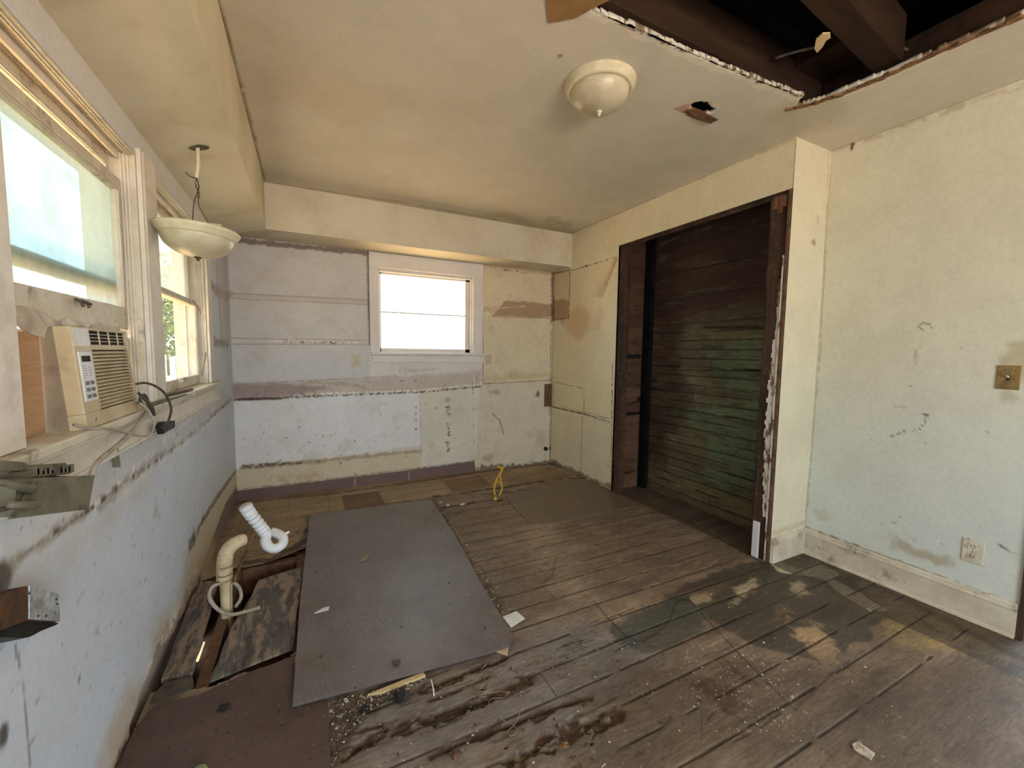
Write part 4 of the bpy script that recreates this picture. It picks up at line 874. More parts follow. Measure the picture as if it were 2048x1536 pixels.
b.box(-1.02, -0.86, 4.62, 4.66, -0.6, 2.33); b.box(-1.04, -1.01, 4.60, 4.68, -0.6, 2.33); b.box(-0.98, -0.965, 4.605, 4.62, -0.6, 2.33); b.box(-0.90, -0.86, 4.60, 4.68, -0.6, 2.33)
tag(b.build('porch_post', 'siding'), 'pale boarded porch post just outside the far left window', 'post')
nb = thing('house', 'pale blue grey neighbouring house wall outside the left windows', 'house', (-5.5, 3, -0.6))
b = MB()
for i in range(26): b.prism([(-5.5, -4, -0.6+i*0.16), (-5.46, -4, -0.6+i*0.16), (-5.49, -4, -0.44+i*0.16), (-5.5, -4, -0.44+i*0.16)], (0, 12, 0))
b.build('siding', 'siding', nb)
b = MB(); b.prism([(-5.1, -4.4, 3.5), (-5.1, -4.4, 3.6), (-9.5, -4.4, 5.6), (-9.5, -4.4, 5.5)], (0, 12.8, 0)); b.build('roof', 'attic', nb)
b = MB(); b.box(-9.4, -5.52, -4, 8, -0.6, 3.5); b.build('wall', 'siding', nb)

# ================================================================== AIR CONDITIONER
MA = Matrix.Translation((-0.522, 1.457, 1.0815)) @ Matrix.Rotation(math.radians(-4), 4, 'Y')
ac = thing('window_air_conditioner', 'beige window air conditioner jutting over the left sill', 'air conditioner', (-0.60, 1.64, 1.081))
Wd, Ht = 0.372, 0.272
b = MB(); b.box(-0.30, -0.035, 0.004, Wd-0.004, 0.0, Ht-0.004, MA); b.build('cabinet', 'acmetal', ac, bevel=0.003)
b = MB(); b.box(-0.035, 0, 0, Wd, 0, 0.040, MA)
b.box(-0.035, 0, 0, 0.098, 0.040, Ht, MA); b.box(-0.035, 0, Wd-0.012, Wd, 0.040, Ht, MA); b.box(-0.035, 0, 0.098, Wd-0.012, Ht-0.008, Ht, MA); b.box(-0.035, -0.001, 0.098, Wd-0.012, Ht-0.062, Ht-0.047, MA)
b.build('front_panel', 'aplastic', ac, bevel=0.002)
b = MB(); b.box(-0.030, -0.0095, 0.0985, Wd-0.0125, 0.0405, Ht-0.0085, MA); b.build('vent_back', 'dark', ac)
b = MB()
n = 16
for i in range(n):
    z = 0.045+i*(Ht-0.062-0.045)/n; T = MA @ Matrix.Translation((-0.005, 0, z)) @ Matrix.Rotation(math.radians(20), 4, 'Y')
    b.box(-0.004, 0.004, 0.0985, Wd-0.0125, 0.0, 0.0062, T)
b.build('louvers', 'aplastic', ac)
b = MB()
for i in range(5): b.box(-0.005, -0.002, 0.098+(i)*(Wd-0.11)/4.0-0.0015, 0.098+i*(Wd-0.11)/4.0+0.0015, Ht-0.047, Ht-0.008, MA)
for i in range(1, 4): b.box(-0.006, -0.003, 0.098, Wd-0.012, Ht-0.047+i*0.0098-0.001, Ht-0.047+i*0.0098+0.001, MA)
b.build('air_outlet_grille', 'aplastic', ac)
cp = MB().box(-0.001, 0.003, 0.012, 0.082, 0.072, 0.205, MA).build('control_panel', 'cpanel', ac, bevel=0.001)
MB().box(0.0028, 0.0036, 0.022, 0.070, 0.178, 0.194, MA).build('display', 'dark', cp)
for i in range(3):
    for j in range(2): MB().box(0.0028, 0.0046, 0.022+j*0.028, 0.042+j*0.028, 0.080+i*0.018, 0.090+i*0.018, MA).build('button', 'grey', cp, bevel=0.0006)
b = MB()
for i in range(5): b.box(0.0028, 0.0034, 0.024, 0.040, 0.140+i*0.0065, 0.1415+i*0.0065, MA); b.box(0.0028, 0.0034, 0.052, 0.066, 0.140+i*0.0055, 0.1415+i*0.0055, MA)
b.build('printed_marks', 'grey', cp)
b = MB(); b.lathe([(0, 0), (0.0075, 0), (0.0075, 0.0015), (0, 0.0015)], MA @ Matrix.Translation((0, 0.052, 0.020)) @ Matrix.Rotation(PI/2, 4, 'Y'), 20); lg = b.build('badge', 'aplastic', ac)
b = MB(); b.lathe([(0.0045, 0.0015), (0.0060, 0.0015), (0.0060, 0.0022), (0.0045, 0.0022)], MA @ Matrix.Translation((0, 0.052, 0.020)) @ Matrix.Rotation(PI/2, 4, 'Y'), 20, True)
b.box(0.0015, 0.0022, 0.0500, 0.0535, 0.0175, 0.0225, MA); b.build('badge_mark', 'grey', lg)
b = MB(); b.box(0, 0.0008, 0.004, 0.09, Ht-0.052, Ht-0.004, MA); b.build('sunlit_patch', 'paper', ac)  # thin white patch imitating sunlit spots on the panel corner
# filler pieces
b = MB(); b.box(-0.606, -0.598, 1.286, 1.452, 1.081, 1.334); b.box(-0.5985, -0.5965, 1.287, 1.45, 1.20, 1.202)
tag(b.build('cardboard_filler', 'cardboard'), 'brown cardboard sheet closing the gap left of the air conditioner', 'cardboard')
b = MB(); b.box(-0.606, -0.598, 1.845, 2.047, 1.081, 1.334)
tag(b.build('filler_panel', 'trim'), 'pale board closing the gap right of the air conditioner', 'panel')
b = MB(); rr = random.Random(3); ys = [1.287+i*0.03 for i in range(23)]
top = [1.392+rr.uniform(-0.006, 0.006)-(0.02 if i > 6 else 0) for i in range(23)]; bot = [1.352-rr.uniform(0, 0.02)-(0.014 if 3 < i < 8 else 0) for i in range(23)]; dx = [rr.uniform(0.001, 0.014) for i in range(23)]
f = [[b.bm.verts.new((-0.5975+(dx[i] if k == 1 else dx[i]*0.4), ys[i], z)) for k, z in enumerate((top[i], (top[i]+bot[i])/2+rr.uniform(-0.006, 0.006), bot[i]))] for i in range(23)]
for i in range(22):
    for k in range(2): b.bm.faces.new((f[i][k], f[i+1][k], f[i+1][k+1], f[i][k+1]))
o = b.build('sealing_tape', 'foam'); m = o.modifiers.new('s', 'SOLIDIFY'); m.thickness = 0.002; m.offset = 0
tag(o, 'crumpled peeling tape along the sash above the air conditioner', 'tape')
# cables and scraps on the sill
def cable(name, label, cat, pts, r, mat, n=6, seg=8):
    o = MB().tube(smoothpath(pts, n), r, seg).build(name, mat, smooth=True); return tag(o, label, cat)
hx = lambda x, q: hit(q[0], q[1], 0, x)
cable('power_cable', 'pale grey cable looping from the air conditioner over the sill edge', 'cable',
      [hx(-0.525, (274, 806)), hx(-0.50, (283, 808)), hx(-0.49, (297, 822)), hx(-0.485, (308, 845)), hx(-0.485, (302, 866)), hx(-0.488, (284, 872)), hx(-0.49, (246, 864)), hx(-0.49, (215, 857)), hx(-0.50, (178, 857)), hx(-0.515, (148, 850))], 0.0042, 'cable')
cable('flat_cable', 'flat white cable running from the sill down to the grey junction box', 'cable',
      [hx(-0.512, (300, 815)), hx(-0.50, (290, 832)), hx(-0.49, (266, 862)), hx(-0.485, (236, 890)), hx(-0.47, (208, 912)), hx(-0.455, (190, 932)), hx(-0.45, (182, 956))], 0.006, 'cable')
cable('dark_cable', 'dark cable arching off the sill with a loose end', 'cable',
      [hx(-0.53, (272, 768)), hx(-0.51, (292, 766)), hx(-0.50, (314, 774)), hx(-0.495, (332, 790)), hx(-0.49, (342, 815)), hx(-0.49, (339, 836)), hx(-0.495, (333, 848))], 0.0042, 'cabledark')
cable('tangled_cable', 'short dark cable bundle curled beside the air conditioner', 'cable',
      [hx(-0.515, (276, 785)), hx(-0.50, (290, 800)), hx(-0.50, (303, 812)), hx(-0.50, (309, 830)), hx(-0.50, (303, 820)), hx(-0.50, (290, 790)), hx(-0.505, (280, 800)), hx(-0.51, (290, 815))], 0.0045, 'cabledark')
cable('thin_wire', 'thin bare wire curving down the frame of the far left window', 'wire',
      [hx(-0.60, (384, 600)), hx(-0.585, (398, 618)), hx(-0.575, (408, 650)), hx(-0.565, (413, 690)), hx(-0.565, (410, 720)), hx(-0.57, (404, 752))], 0.002, 'splinter')
b = MB(); q = [hx(-0.492, c) for c in ((320, 856), (330, 843), (340, 846), (350, 841), (350, 855), (336, 862), (328, 868), (326, 858))]; b.prism(q, (-0.02, 0, 0)); tag(b.build('broken_plug', 'blackdirt'), 'dark broken plug on the end of the arching cable', 'plug')
def stick(name, label, cat, a, c, w, h, mat):
    a, c = Vector(a), Vector(c); d = c-a; L = d.length; T = Matrix.Translation(a) @ d.to_track_quat('X', 'Z').to_matrix().to_4x4()
    b = MB(); b.box(0, L, -w/2, w/2, 0, h, T); return tag(b.build(name, mat, bevel=min(w, h)*0.15), label, cat)
stick('wood_scrap', 'reddish brown splintered stick lying on the sill by the cables', 'wood', (-0.60, 2.12, 1.082), (-0.535, 2.62, 1.084), 0.02, 0.010, 'rustwood')
stick('wood_scrap', 'dark grey stick sticking out over the sill edge', 'wood', (-0.53, 1.96, 1.082), (-0.507, 2.36, 1.082), 0.018, 0.008, 'boxsteel')
stick('metal_strip', 'short dark metal strap hanging on the wall beneath the sill', 'strap', hx(-0.548, (226, 898)), hx(-0.548, (232, 935)), 0.022, 0.004, 'boxsteel')
# ================================================================== BOXES HANGING AT THE LEFT WALL
jb = thing('junction_box', 'dusty grey steel junction box hanging in front of the left wall', 'electrical box', hx(-0.45, (100, 985)))
P = [hx(-0.425, c) for c in ((36, 962), (186, 953), (174, 1015), (24, 1034))]
b = MB(); b.prism([P[3], P[2], P[1], P[0]], (-0.075, 0, 0.012)); b.build('box', 'boxsteel', jb, bevel=0.002)
b = MB(); b.prism([hx(-0.421, c) for c in ((22, 1038), (178, 1018), (190, 950), (72, 956))], (-0.004, 0, 0)); b.build('cover', 'boxsteel', jb, bevel=0.001)
b = MB(); rr = random.Random(8); q0 = hx(-0.47, (46, 944)); q1 = hx(-0.47, (130, 938)); 
for i in range(9):
    t = i/9; c = q0.lerp(q1, t); b.box(c.x-0.02, c.x+0.012, c.y, c.y+0.022, c.z-0.012, c.z+rr.uniform(-0.002, 0.008))
b.build('torn_flange', 'boxsteel', jb)
for c, d in (((60, 978), (0, 965)), ((66, 1010), (20, 1010))):
    a, e = hx(-0.41, c), hx(-0.40, d); o = MB().tube([e, e.lerp(a, 0.6), a, hx(-0.43, (c[0]+4, c[1]))], [0.005, 0.006, 0.0075, 0.0075], 12).build('cable_clamp', 'boxsteel', jb, True)
cable('incoming_cable', 'dark cable entering the grey junction box from the left edge', 'cable', [hx(-0.40, (-60, 1010)), hx(-0.405, (-20, 1022)), hx(-0.41, (30, 1012)), hx(-0.41, (40, 1008))], 0.004, 'cabledark')
b = MB(); P = [hx(-0.47, c) for c in ((-60, 925), (20, 921), (54, 925), (56, 935), (46, 941), (-60, 950))]; b.prism(P[::-1], (-0.04, 0, 0.004)); tag(b.build('metal_bracket', 'boxsteel', bevel=0.002), 'dark dusty metal bracket under the sill at the left edge', 'bracket')
sb = thing('outlet_box', 'open rusty outlet box sticking out of the lower left wall', 'electrical box', hx(-0.52, (60, 1215)))
A = hx(-0.50, (55, 1172)); B_ = hx(-0.50, (115, 1189)); C_ = hx(-0.50, (117, 1243)); D_ = hx(-0.50, (55, 1239))
b = MB(); b.prism([D_, C_, B_, A], (-0.07, -0.0, 0.0)); b.build('box', 'rust', sb, bevel=0.001)
b = MB(); b.prism([D_+Vector((0.003, 0, 0)), C_+Vector((0.003, 0, 0)), B_+Vector((0.003, 0, 0)), A+Vector((0.003, 0, 0))], (-0.003, 0, 0)); fp = b.build('front_plate', 'galv', sb, bevel=0.001); fp['label'] = 'pale spattered metal face'
for c in ((58, 1187), (112, 1199), (114, 1208), (92, 1232), (76, 1232)):
    q = hx(-0.4965, c); MB().lathe([(0, 0.0), (0.0022, 0.0), (0.0022, 0.0012), (0, 0.0012)], Matrix.Translation(q) @ Matrix.Rotation(PI/2, 4, 'Y'), 10).build('screw_hole', 'dark', fp)
E1 = hx(-0.50, (-70, 1212)); E2 = hx(-0.50, (-70, 1290)); b = MB(); b.prism([E2, hx(-0.50, (54, 1240)), hx(-0.50, (54, 1172)), E1], (-0.06, 0, 0)); b.build('side', 'rust', sb)
b = MB(); b.prism([hx(-0.51, c) for c in ((-60, 1262), (0, 1274), (50, 1276), (62, 1273), (82, 1262), (112, 1250), (118, 1246), (55, 1238), (-60, 1250))], (-0.05, 0, 0)); b.build('torn_underside', 'blackdirt', sb)

# ================================================================== LAMPS
cl = hit(1200, 167, 2, H); R0 = 0.163
lm = thing('ceiling_lamp', 'round flush ceiling lamp with cream rim and frosted glass dome', 'lamp', (cl.x, cl.y, H))
T = Matrix.Translation((cl.x, cl.y, H)) @ Matrix.Rotation(PI, 4, 'X')
b = MB(); b.lathe([(0, 0), (R0, 0), (R0+0.003, 0.006), (R0-0.004, 0.014), (R0, 0.019), (R0-0.010, 0.028), (R0-0.008, 0.033), (R0-0.026, 0.042), (R0-0.030, 0.038), (0, 0.030)], T, 64); b.build('rim', 'lampmetal', lm, True)
b = MB(); b.lathe([(R0-0.028, 0.036)]+[((R0-0.028)*math.cos(a)**0.85, 0.036+0.088*math.sin(a)) for a in np.linspace(0.06, PI/2-0.02, 18)]+[(0, 0.124)], T, 64); b.build('glass_dome', 'lampglass', lm, True)
b = MB(); b.lathe([(0, 0.120), (0.012, 0.122), (0.014, 0.128), (0.006, 0.132), (0.009, 0.138), (0.006, 0.145), (0, 0.150)], T, 20); b.build('finial', 'trim', lm, True)

pc = Vector((-0.398, 2.18, 1.783)); R1 = 0.146
pd = thing('pendant_lamp', 'tilted glass bowl lamp hanging on bare wires by the left windows', 'lamp', pc)
T = Matrix.Translation(pc) @ Matrix.Rotation(math.radians(2), 4, 'Y')
b = MB(); b.lathe([(R1-0.03, 0.006), (R1-0.022, 0.014), (R1+0.002, 0.016), (R1+0.006, 0.010), (R1+0.003, 0.004), (R1+0.002, 0.001), (R1-0.003, -0.003), (R1-0.004, -0.008), (R1-0.011, -0.013), (R1-0.012, -0.017), (R1-0.020, -0.022), (R1-0.026, -0.018), (R1-0.022, -0.008), (R1-0.03, -0.002)], T, 64, True); b.build('rim', 'lampmetal', pd, True)
b = MB(); pr = [((R1-0.018)*math.cos(a)**0.9, -0.016-0.085*math.sin(a)) for a in np.linspace(0, PI/2-0.02, 18)]+[(0, -0.101)]
b.lathe(pr+[(r*0.97, z+0.003) for r, z in pr[::-1][1:]], T, 64); b.build('glass_bowl', 'lampglass', pd, True)
b = MB(); b.lathe([(0, -0.097), (0.014, -0.100), (0.012, -0.105), (0.005, -0.108), (0.006, -0.114), (0, -0.118)], T, 16); b.build('finial', 'cabledark', pd, True)
b = MB(); b.lathe([(0, 0.028), (0.05, 0.030), (0.09, 0.026), (R1-0.024, 0.012), (R1-0.03, 0.004), (0, 0.006)], T, 40)
rr = random.Random(2)
for i in range(7):
    a = rr.uniform(-0.8, 1.2); q = T @ Vector((0.10*math.cos(a), 0.10*math.sin(a), 0.028)); b.box(q.x-0.016, q.x+0.016, q.y-0.012, q.y+0.012, q.z-0.010, q.z+rr.uniform(0.004, 0.012))
b.build('broken_mounting_pan', 'foam', pd)
zc = ZSW+(-0.404-XL)/(XSL-XL)*(ZS-ZSW); sp = Vector((-0.404, 2.283, zc))
pp = [sp+Vector((0, 0, 0.02)), sp, Vector((-0.403, 2.275, 2.10)), hx(-0.402, (393, 356))]
b = MB(); b.tube(pp, 0.0075, 10); b.build('stem', 'lampmetal', pd, True)
b = MB(); m0 = pp[-1]; mid = hx(-0.398, (396, 385)); e = hx(-0.40, (385, 425))
b.tube(smoothpath([m0, m0.lerp(mid, 0.5)+Vector((0.004, 0.004, 0)), mid, mid.lerp(e, 0.5)+Vector((-0.004, 0, 0)), Vector((pc.x-0.02, pc.y+0.01, pc.z+0.028))], 5), 0.0022, 6)
b.tube(smoothpath([m0, m0.lerp(mid, 0.5)-Vector((0.005, 0.004, 0)), mid+Vector((0.003, 0, -0.004)), mid.lerp(e, 0.6)+Vector((0.012, 0.01, 0)), Vector((pc.x+0.045, pc.y+0.01, pc.z+0.03))], 5), 0.0018, 6)
b.tube(smoothpath([m0+Vector((0, 0, -0.002)), m0+Vector((-0.02, -0.01, 0.0)), m0+Vector((-0.034, -0.015, 0.012))], 4), 0.0028, 6)
for k in range(4):
    q = m0.lerp(mid, 0.6+k*0.22); b.lathe([(0.006, -0.001), (0.008, 0), (0.006, 0.001), (0.005, 0)], Matrix.Translation(q) @ Matrix.Rotation(k*1.3, 4, 'Z') @ Matrix.Rotation(PI/2, 4, 'X'), 12, True)
b.build('wire', 'cabledark', pd)
b = MB(); n = 14; pts = []
for k in range(n):
    a = 2*PI*k/n; r = 0.024*(1+0.25*rr.uniform(-1, 1)); x = sp.x+r*math.cos(a)*1.5; pts.append(Vector((x, sp.y+r*math.sin(a), ZSW+(x-XL)/(XSL-XL)*(ZS-ZSW)-0.0015)))
b.prism(pts[::-1], (0, 0, 0.001)); b.build('mounting_hole', 'cabledark', pd)

# ================================================================== OUTLETS AND SWITCH
def plate(name, label, cat, c, nrm, w, h, mat, kind):
    """c centre on wall, nrm axis: 'Y' (back wall, faces -y) or 'X' (side wall, faces -x)"""
    T = Matrix.Translation(c) if nrm == 'Y' else Matrix.Translation(c) @ Matrix.Rotation(-PI/2, 4, 'Z')
    t = thing(name, label, cat, c)
    bx = lambda x0, x1, z0, z1, d0, d1: MB().box(x0, x1, -d1, -d0, z0, z1, T)
    bx(-w/2, w/2, -h/2, h/2, 0, 0.006).build('cover_plate', mat, t, bevel=0.002)
    if kind == 'outlet':
        for s in (-1, 1):
            so = bx(-w*0.24, w*0.24, s*h*0.20-h*0.12, s*h*0.20+h*0.12, 0.005, 0.0085).build('socket', mat, t, bevel=0.003)
            sl = MB()
            for dx in (-w*0.09, w*0.09): sl.box(dx-0.0012, dx+0.0012, -0.0092, -0.0084, s*h*0.20-h*0.03, s*h*0.20+h*0.05, T)
            sl.box(-0.002, 0.002, -0.0092, -0.0084, s*h*0.20-h*0.09, s*h*0.20-h*0.06, T)
            sl.build('slots', 'dark', so)
        MB().lathe([(0, 0), (0.003, 0), (0.0025, 0.0015), (0, 0.0018)], T @ Matrix.Translation((0, -0.0058, 0)) @ Matrix.Rotation(PI/2, 4, 'X'), 12).build('screw', 'grey', t)
    else:
        MB().box(-0.0055, 0.0055, -0.0065, -0.006, -0.013, 0.013, T).build('toggle_slot', 'dark', t)
        TT = T @ Matrix.Translation((0, -0.006, 0.0)) @ Matrix.Rotation(math.radians(-35), 4, 'X'); MB().box(-0.004, 0.004, -0.014, 0, -0.004, 0.004, TT).build('toggle', 'pbox', t, bevel=0.001)
        for s in (-1, 1): MB().lathe([(0, 0), (0.003, 0), (0.0025, 0.0015), (0, 0.0018)], T @ Matrix.Translation((0, -0.0058, s*0.030)) @ Matrix.Rotation(PI/2, 4, 'X'), 12).build('screw', 'grey', t)
    return t
M['ivory'] = surf('aged_ivory_plate', (206, 194, 168), (190, 178, 150), 20, 0.45, bump=0.05)
M['paintedplate'] = surf('paint_smeared_outlet', (216, 210, 190), (200, 190, 166), 16, 0.6, dirt=(110, 66, 44), dirt_amt=0.8, dirt_scale=60, bump=0.3)
def mid(a, b): return (a+b)/2
p = hit(712, 722, 1, YB); plate('wall_outlet', 'ivory outlet left of the back window on the far wall', 'outlet', (p.x, YB, p.z), 'Y', 0.078, 0.118, 'ivory', 'outlet')
p = hit(977, 719, 1, YB); plate('wall_outlet', 'ivory outlet tight against the right side of the back window', 'outlet', (p.x, YB, p.z), 'Y', 0.075, 0.115, 'ivory', 'outlet')
p = hit(1946, 1102, 0, XR); plate('wall_outlet', 'paint smeared outlet low on the right wall above the skirting', 'outlet', (XR, p.y, p.z), 'X', 0.074, 0.118, 'paintedplate', 'outlet')
p = hit(2017, 755, 0, XR); plate('light_switch', 'tarnished brass light switch at the right edge of the wall', 'switch', (XR, p.y, p.z), 'X', 0.074, 0.112, 'brass', 'switch')
a = hit(1089, 768, 1, YB); c = hit(1104, 812, 1, YB)
b = MB(); b.box(a.x, min(c.x, XO-0.003), YB-0.02, YB, c.z, a.z); tag(b.build('wood_block', 'rustwood', bevel=0.002), 'reddish brown wood block in the far right corner of the back wall', 'block')
# hanging strip on the opening wall
a = hit(1233, 516, 0, XO-0.006); c = hit(1196, 594, 0, XO-0.03); d = (c-a)
b = MB(); T = Matrix.Translation(a) @ d.to_track_quat('X', 'Z').to_matrix().to_4x4(); b.box(0, d.length, -0.004, 0.004, -0.012, 0.012, T)
tag(b.build('lath_strip', 'tan', bevel=0.001), 'thin pale lath strip hanging askew beside the opening', 'strip')
b = MB(); a = hit(1174, 532, 0, XO); b.lathe([(0, 0), (0.006, 0), (0.006, 0.002), (0.003, 0.003), (0.003, 0.02), (0, 0.02)], Matrix.Translation((XO-0.02, a.y, a.z)) @ Matrix.Rotation(PI/2, 4, 'Y'), 10); tag(b.build('nail', 'dark'), 'small dark nail in the horizontal seam left of the opening', 'nail')

# ================================================================== JOISTS AND SCRAPS IN THE CEILING HOLE
def joist(label, y, x0, x1, w=0.045, z0=2.60, z1=2.78, rot=0.0):
    T = Matrix.Translation((x1, y, 0)) @ Matrix.Rotation(rot, 4, 'Z'); b = MB(); b.box(x0-x1, 0, -w/2, w/2, z0, z1, T)
    return tag(b.build('ceiling_joist', 'joist', bevel=0.003), label, 'joist', 'joists in the ceiling hole')
joist('dark joist running along the left torn edge of the ceiling hole', 1.31, -0.2, 2.60, 0.05, 2.585, 2.78)
joist('second dark joist crossing the middle of the ceiling hole', 1.00, -0.2, 2.385, 0.10, 2.60, 2.80, 0.10)
joist('joist deepest toward the near side of the ceiling hole', 0.33, -0.2, 2.385, 0.045, 2.60, 2.78)
b = MB(); b.box(2.41, 2.46, -1.0, 1.28, 2.585, 2.70); tag(b.build('rafter_plate', 'joist'), 'dark red brown plate along the right torn edge of the hole', 'beam')
b = MB(); b.box(2.16, 2.40, 1.09, 1.28, 2.70, 2.76); tag(b.build('wood_blocking', 'joist'), 'dark wood block wedged between joists at the hole corner', 'block')
hz = lambda z, q: hit(q[0], q[1], 2, z)
cable('attic_cable', 'grey cable sagging across the right part of the ceiling hole', 'cable', [hz(2.70, (1700, 52)), hz(2.69, (1735, 58)), hz(2.68, (1770, 75)), hz(2.66, (1810, 98)), hz(2.64, (1842, 108))], 0.006, 'cabledark')
cable('joist_cable', 'short pale cable stretched between the two dark joists', 'cable', [hz(2.66, (1550, 116)), hz(2.66, (1590, 104)), hz(2.66, (1640, 92))], 0.006, 'cabledark')
b = MB(); P = [hz(2.59, c) for c in ((1632, 80), (1645, 68), (1660, 67), (1661, 76), (1652, 82), (1645, 95), (1634, 106), (1629, 98))]; b.prism(P, (0, 0, 0.006)); tag(b.build('torn_paper', 'tan'), 'torn cream paper scrap hanging from the middle joist', 'paper')
# ragged broken edge boards of the hole
b = MB(); rr = random.Random(12)
E_ = [(1578, 219), (1650, 201), (1745, 165), (1850, 118), (2048, 32)]; V0 = [hit(*q, 2, H) for q in E_]
pts = smoothpath(V0, 7)
for q0, q1 in zip(pts, pts[1:]): b.prism([q0+Vector((0, 0, 0.0)), q1, q1+Vector((-0.010-rr.random()*0.03, 0, 0.0)), q0+Vector((-0.008-rr.random()*0.03, 0, 0))], (0, 0, -0.004-0.006*rr.random()))
tag(b.build('torn_ceiling_edge', 'splinter'), 'ragged splintered ceiling edge on the right side of the hole', 'broken edge')
b = MB(); E_ = [(1184, 22), (1300, 72), (1420, 124), (1520, 164), (1606, 194)]; pts = smoothpath([hit(*q, 2, H) for q in E_], 9)
for q0, q1 in zip(pts, pts[1:]): b.prism([q0, q1, q1+Vector((0, -0.004-rr.random()*0.012, 0)), q0+Vector((0, -0.003-rr.random()*0.012, 0))], (0, 0, 0.008+0.008*rr.random()))
tag(b.build('torn_ceiling_edge', 'peel'), 'crumbling pale plaster edge on the left side of the hole', 'broken edge')
b = MB(); b.prism([hit(*c, 2, H-0.004) for c in ((1092, 0), (1096, 46), (1150, 37), (1184, 18), (1220, 0), (1220, -30), (1090, -30))], (0, 0, 0.003)); tag(b.build('torn_backing_sheet', 'tanpaper'), 'torn tan backing sheet at the far left end of the ceiling hole', 'sheet')
b = MB(); P = [hit(*c, 2, z) for c, z in (((1372, 218), H), ((1400, 221), H), ((1436, 240), H-0.02), ((1420, 248), H-0.022), ((1388, 234), H-0.012))]; b.prism(P, (0, 0, 0.002)); tag(b.build('torn_flap', 'rustwood'), 'rust brown torn flap hanging at the small ceiling hole', 'flap')
cable('bent_nail', 'bent thin wire poking out where the right wall meets the ceiling', 'wire', [hx(XR-0.004, (1704, 299)), hx(XR-0.010, (1708, 284)), hx(XR-0.02, (1715, 277)), hx(XR-0.03, (1722, 276))], 0.003, 'splinter')

# ================================================================== PANELS AND BOARDS ON THE FLOOR
def slab(name, label, cat, px, ztop, th, mat, wob=0.0, seed=1, parent=None, zs=None):
    rr = random.Random(seed); base = [hit(*q, 2, ztop if zs is None else zs[i]) for i, q in enumerate(px)]; pts = []
    for a, c in zip(base, base[1:]+[base[0]]):
        n = max(1, int((c-a).length/0.05)) if wob else 1
        for k in range(n):
            q = a.lerp(c, k/n)
            if k: q += Vector((rr.uniform(-wob, wob), rr.uniform(-wob, wob), 0))
            pts.append(q)
    b = MB(); b.prism(pts[::-1], (0, 0, -th)); return tag(b.build(name, mat), label, cat)
def panelmat(name, c1, c2, c3, stretch, rings=0.0, spec=0.5, rough=0.45):
    k = NT(name); col = k.mix(k.ramp(k.noise(2.2, 6, 0.7), 0.35, 0.65), rgba(c1), rgba(c2))
    col = k.mix(k.ramp(k.noise(26, 8, 0.8, stretch), 0.5, 0.75, 0, 0.5), col, rgba(c3))
    if rings:
        n1 = k.noise(1.1, 2, 0.5, (2.2, 0.8, 1)); w_ = k.n('ShaderNodeMath', operation='MULTIPLY'); k.link(n1, w_.inputs[0]); w_.inputs[1].default_value = 260
        w2_ = k.n('ShaderNodeMath', operation='SINE'); k.link(w_.outputs[0], w2_.inputs[0])
        f_ = k.n('ShaderNodeMath', operation='MULTIPLY'); k.link(k.ramp(w2_.outputs[0], 0.2, 0.9, 0, rings), f_.inputs[0]); k.link(k.ramp(k.noise(3, 4, 0.6), 0.45, 0.65), f_.inputs[1])
        col = k.mix(f_.outputs[0], col, rgba(tuple(v*0.74 for v in c1)))
        col = k.mix(k.ramp(k.noise(9, 10, 0.85), 0.5, 0.72, 0, 0.45), col, rgba((82, 76, 72)))
    sp = k.ramp(k.noise(70, 4, 0.5), 0.68, 0.72); col = k.mix(sp, col, rgba((44, 38, 34)))
    sp = k.ramp(k.noise(95, 3, 0.5, (1.1, 1, 1.3)), 0.72, 0.75); col = k.mix(sp, col, rgba((186, 180, 170)))
    k.link(col, k.b.inputs['Base Color']); k.b.inputs['Roughness'].default_value = rough; k.b.inputs['Specular IOR Level'].default_value = spec; k.bump(k.noise(60, 6, 0.7, stretch), 0.35); return k.m
M['bigpanel'] = panelmat('grey_plywood_panel', (112, 104, 100), (98, 88, 82), (132, 126, 124), (1, 0.7, 1), 0.45, 0.55, 0.40)
M['smallpanel'] = panelmat('brown_hardboard_patch', (112, 96, 78), (100, 86, 70), (126, 110, 90), (1, 1, 1))
M['brownsheet'] = panelmat('red_brown_hardboard', (96, 78, 71), (80, 64, 58), (112, 94, 84), (1, 1, 1), 0, 0.3, 0.6)
def strips():
    k = NT('peeled_grey_plywood'); col = k.mix(k.ramp(k.noise(3.2, 6, 0.7, (3.0, 0.7, 1)), 0.46, 0.54), rgba((88, 83, 78)), rgba((140, 122, 104)))
    col = k.mix(k.ramp(k.noise(7, 8, 0.75, (2.4, 0.6, 1)), 0.50, 0.60, 0, 0.85), col, rgba((66, 54, 48))); col = k.mix(k.ramp(k.noise(14, 8, 0.75, (2, 0.6, 1)), 0.56, 0.66, 0, 0.4), col, rgba((168, 154, 136)))
    k.link(col, k.b.inputs['Base Color']); k.b.inputs['Roughness'].default_value = 0.75; k.bump(k.noise(40, 6, 0.8, (2, 0.5, 1)), 0.5); return k.m
M['strips'] = strips()
o = slab('plywood_sheet', 'large grey plywood panel lying across the middle of the floor', 'panel', [(620, 1030), (862, 998), (905, 1062), (965, 1170), (1018, 1258), (1026, 1272), (1018, 1288), (980, 1302), (585, 1408), (600, 1200)], 0.030, 0.013, 'bigpanel')
b = MB(); b.box(0.0, 0.8, 1.66, 1.70, 0.002, 0.0165); tag(b.build('wood_batten', 'splinter'), 'splintered wood batten just under the front edge of the grey panel', 'batten')
b = MB(); b.box(0.03, 0.9, 3.38, 3.42, 0.002, 0.0165); tag(b.build('wood_batten', 'splinter'), 'wood batten under the far edge of the grey panel', 'batten')
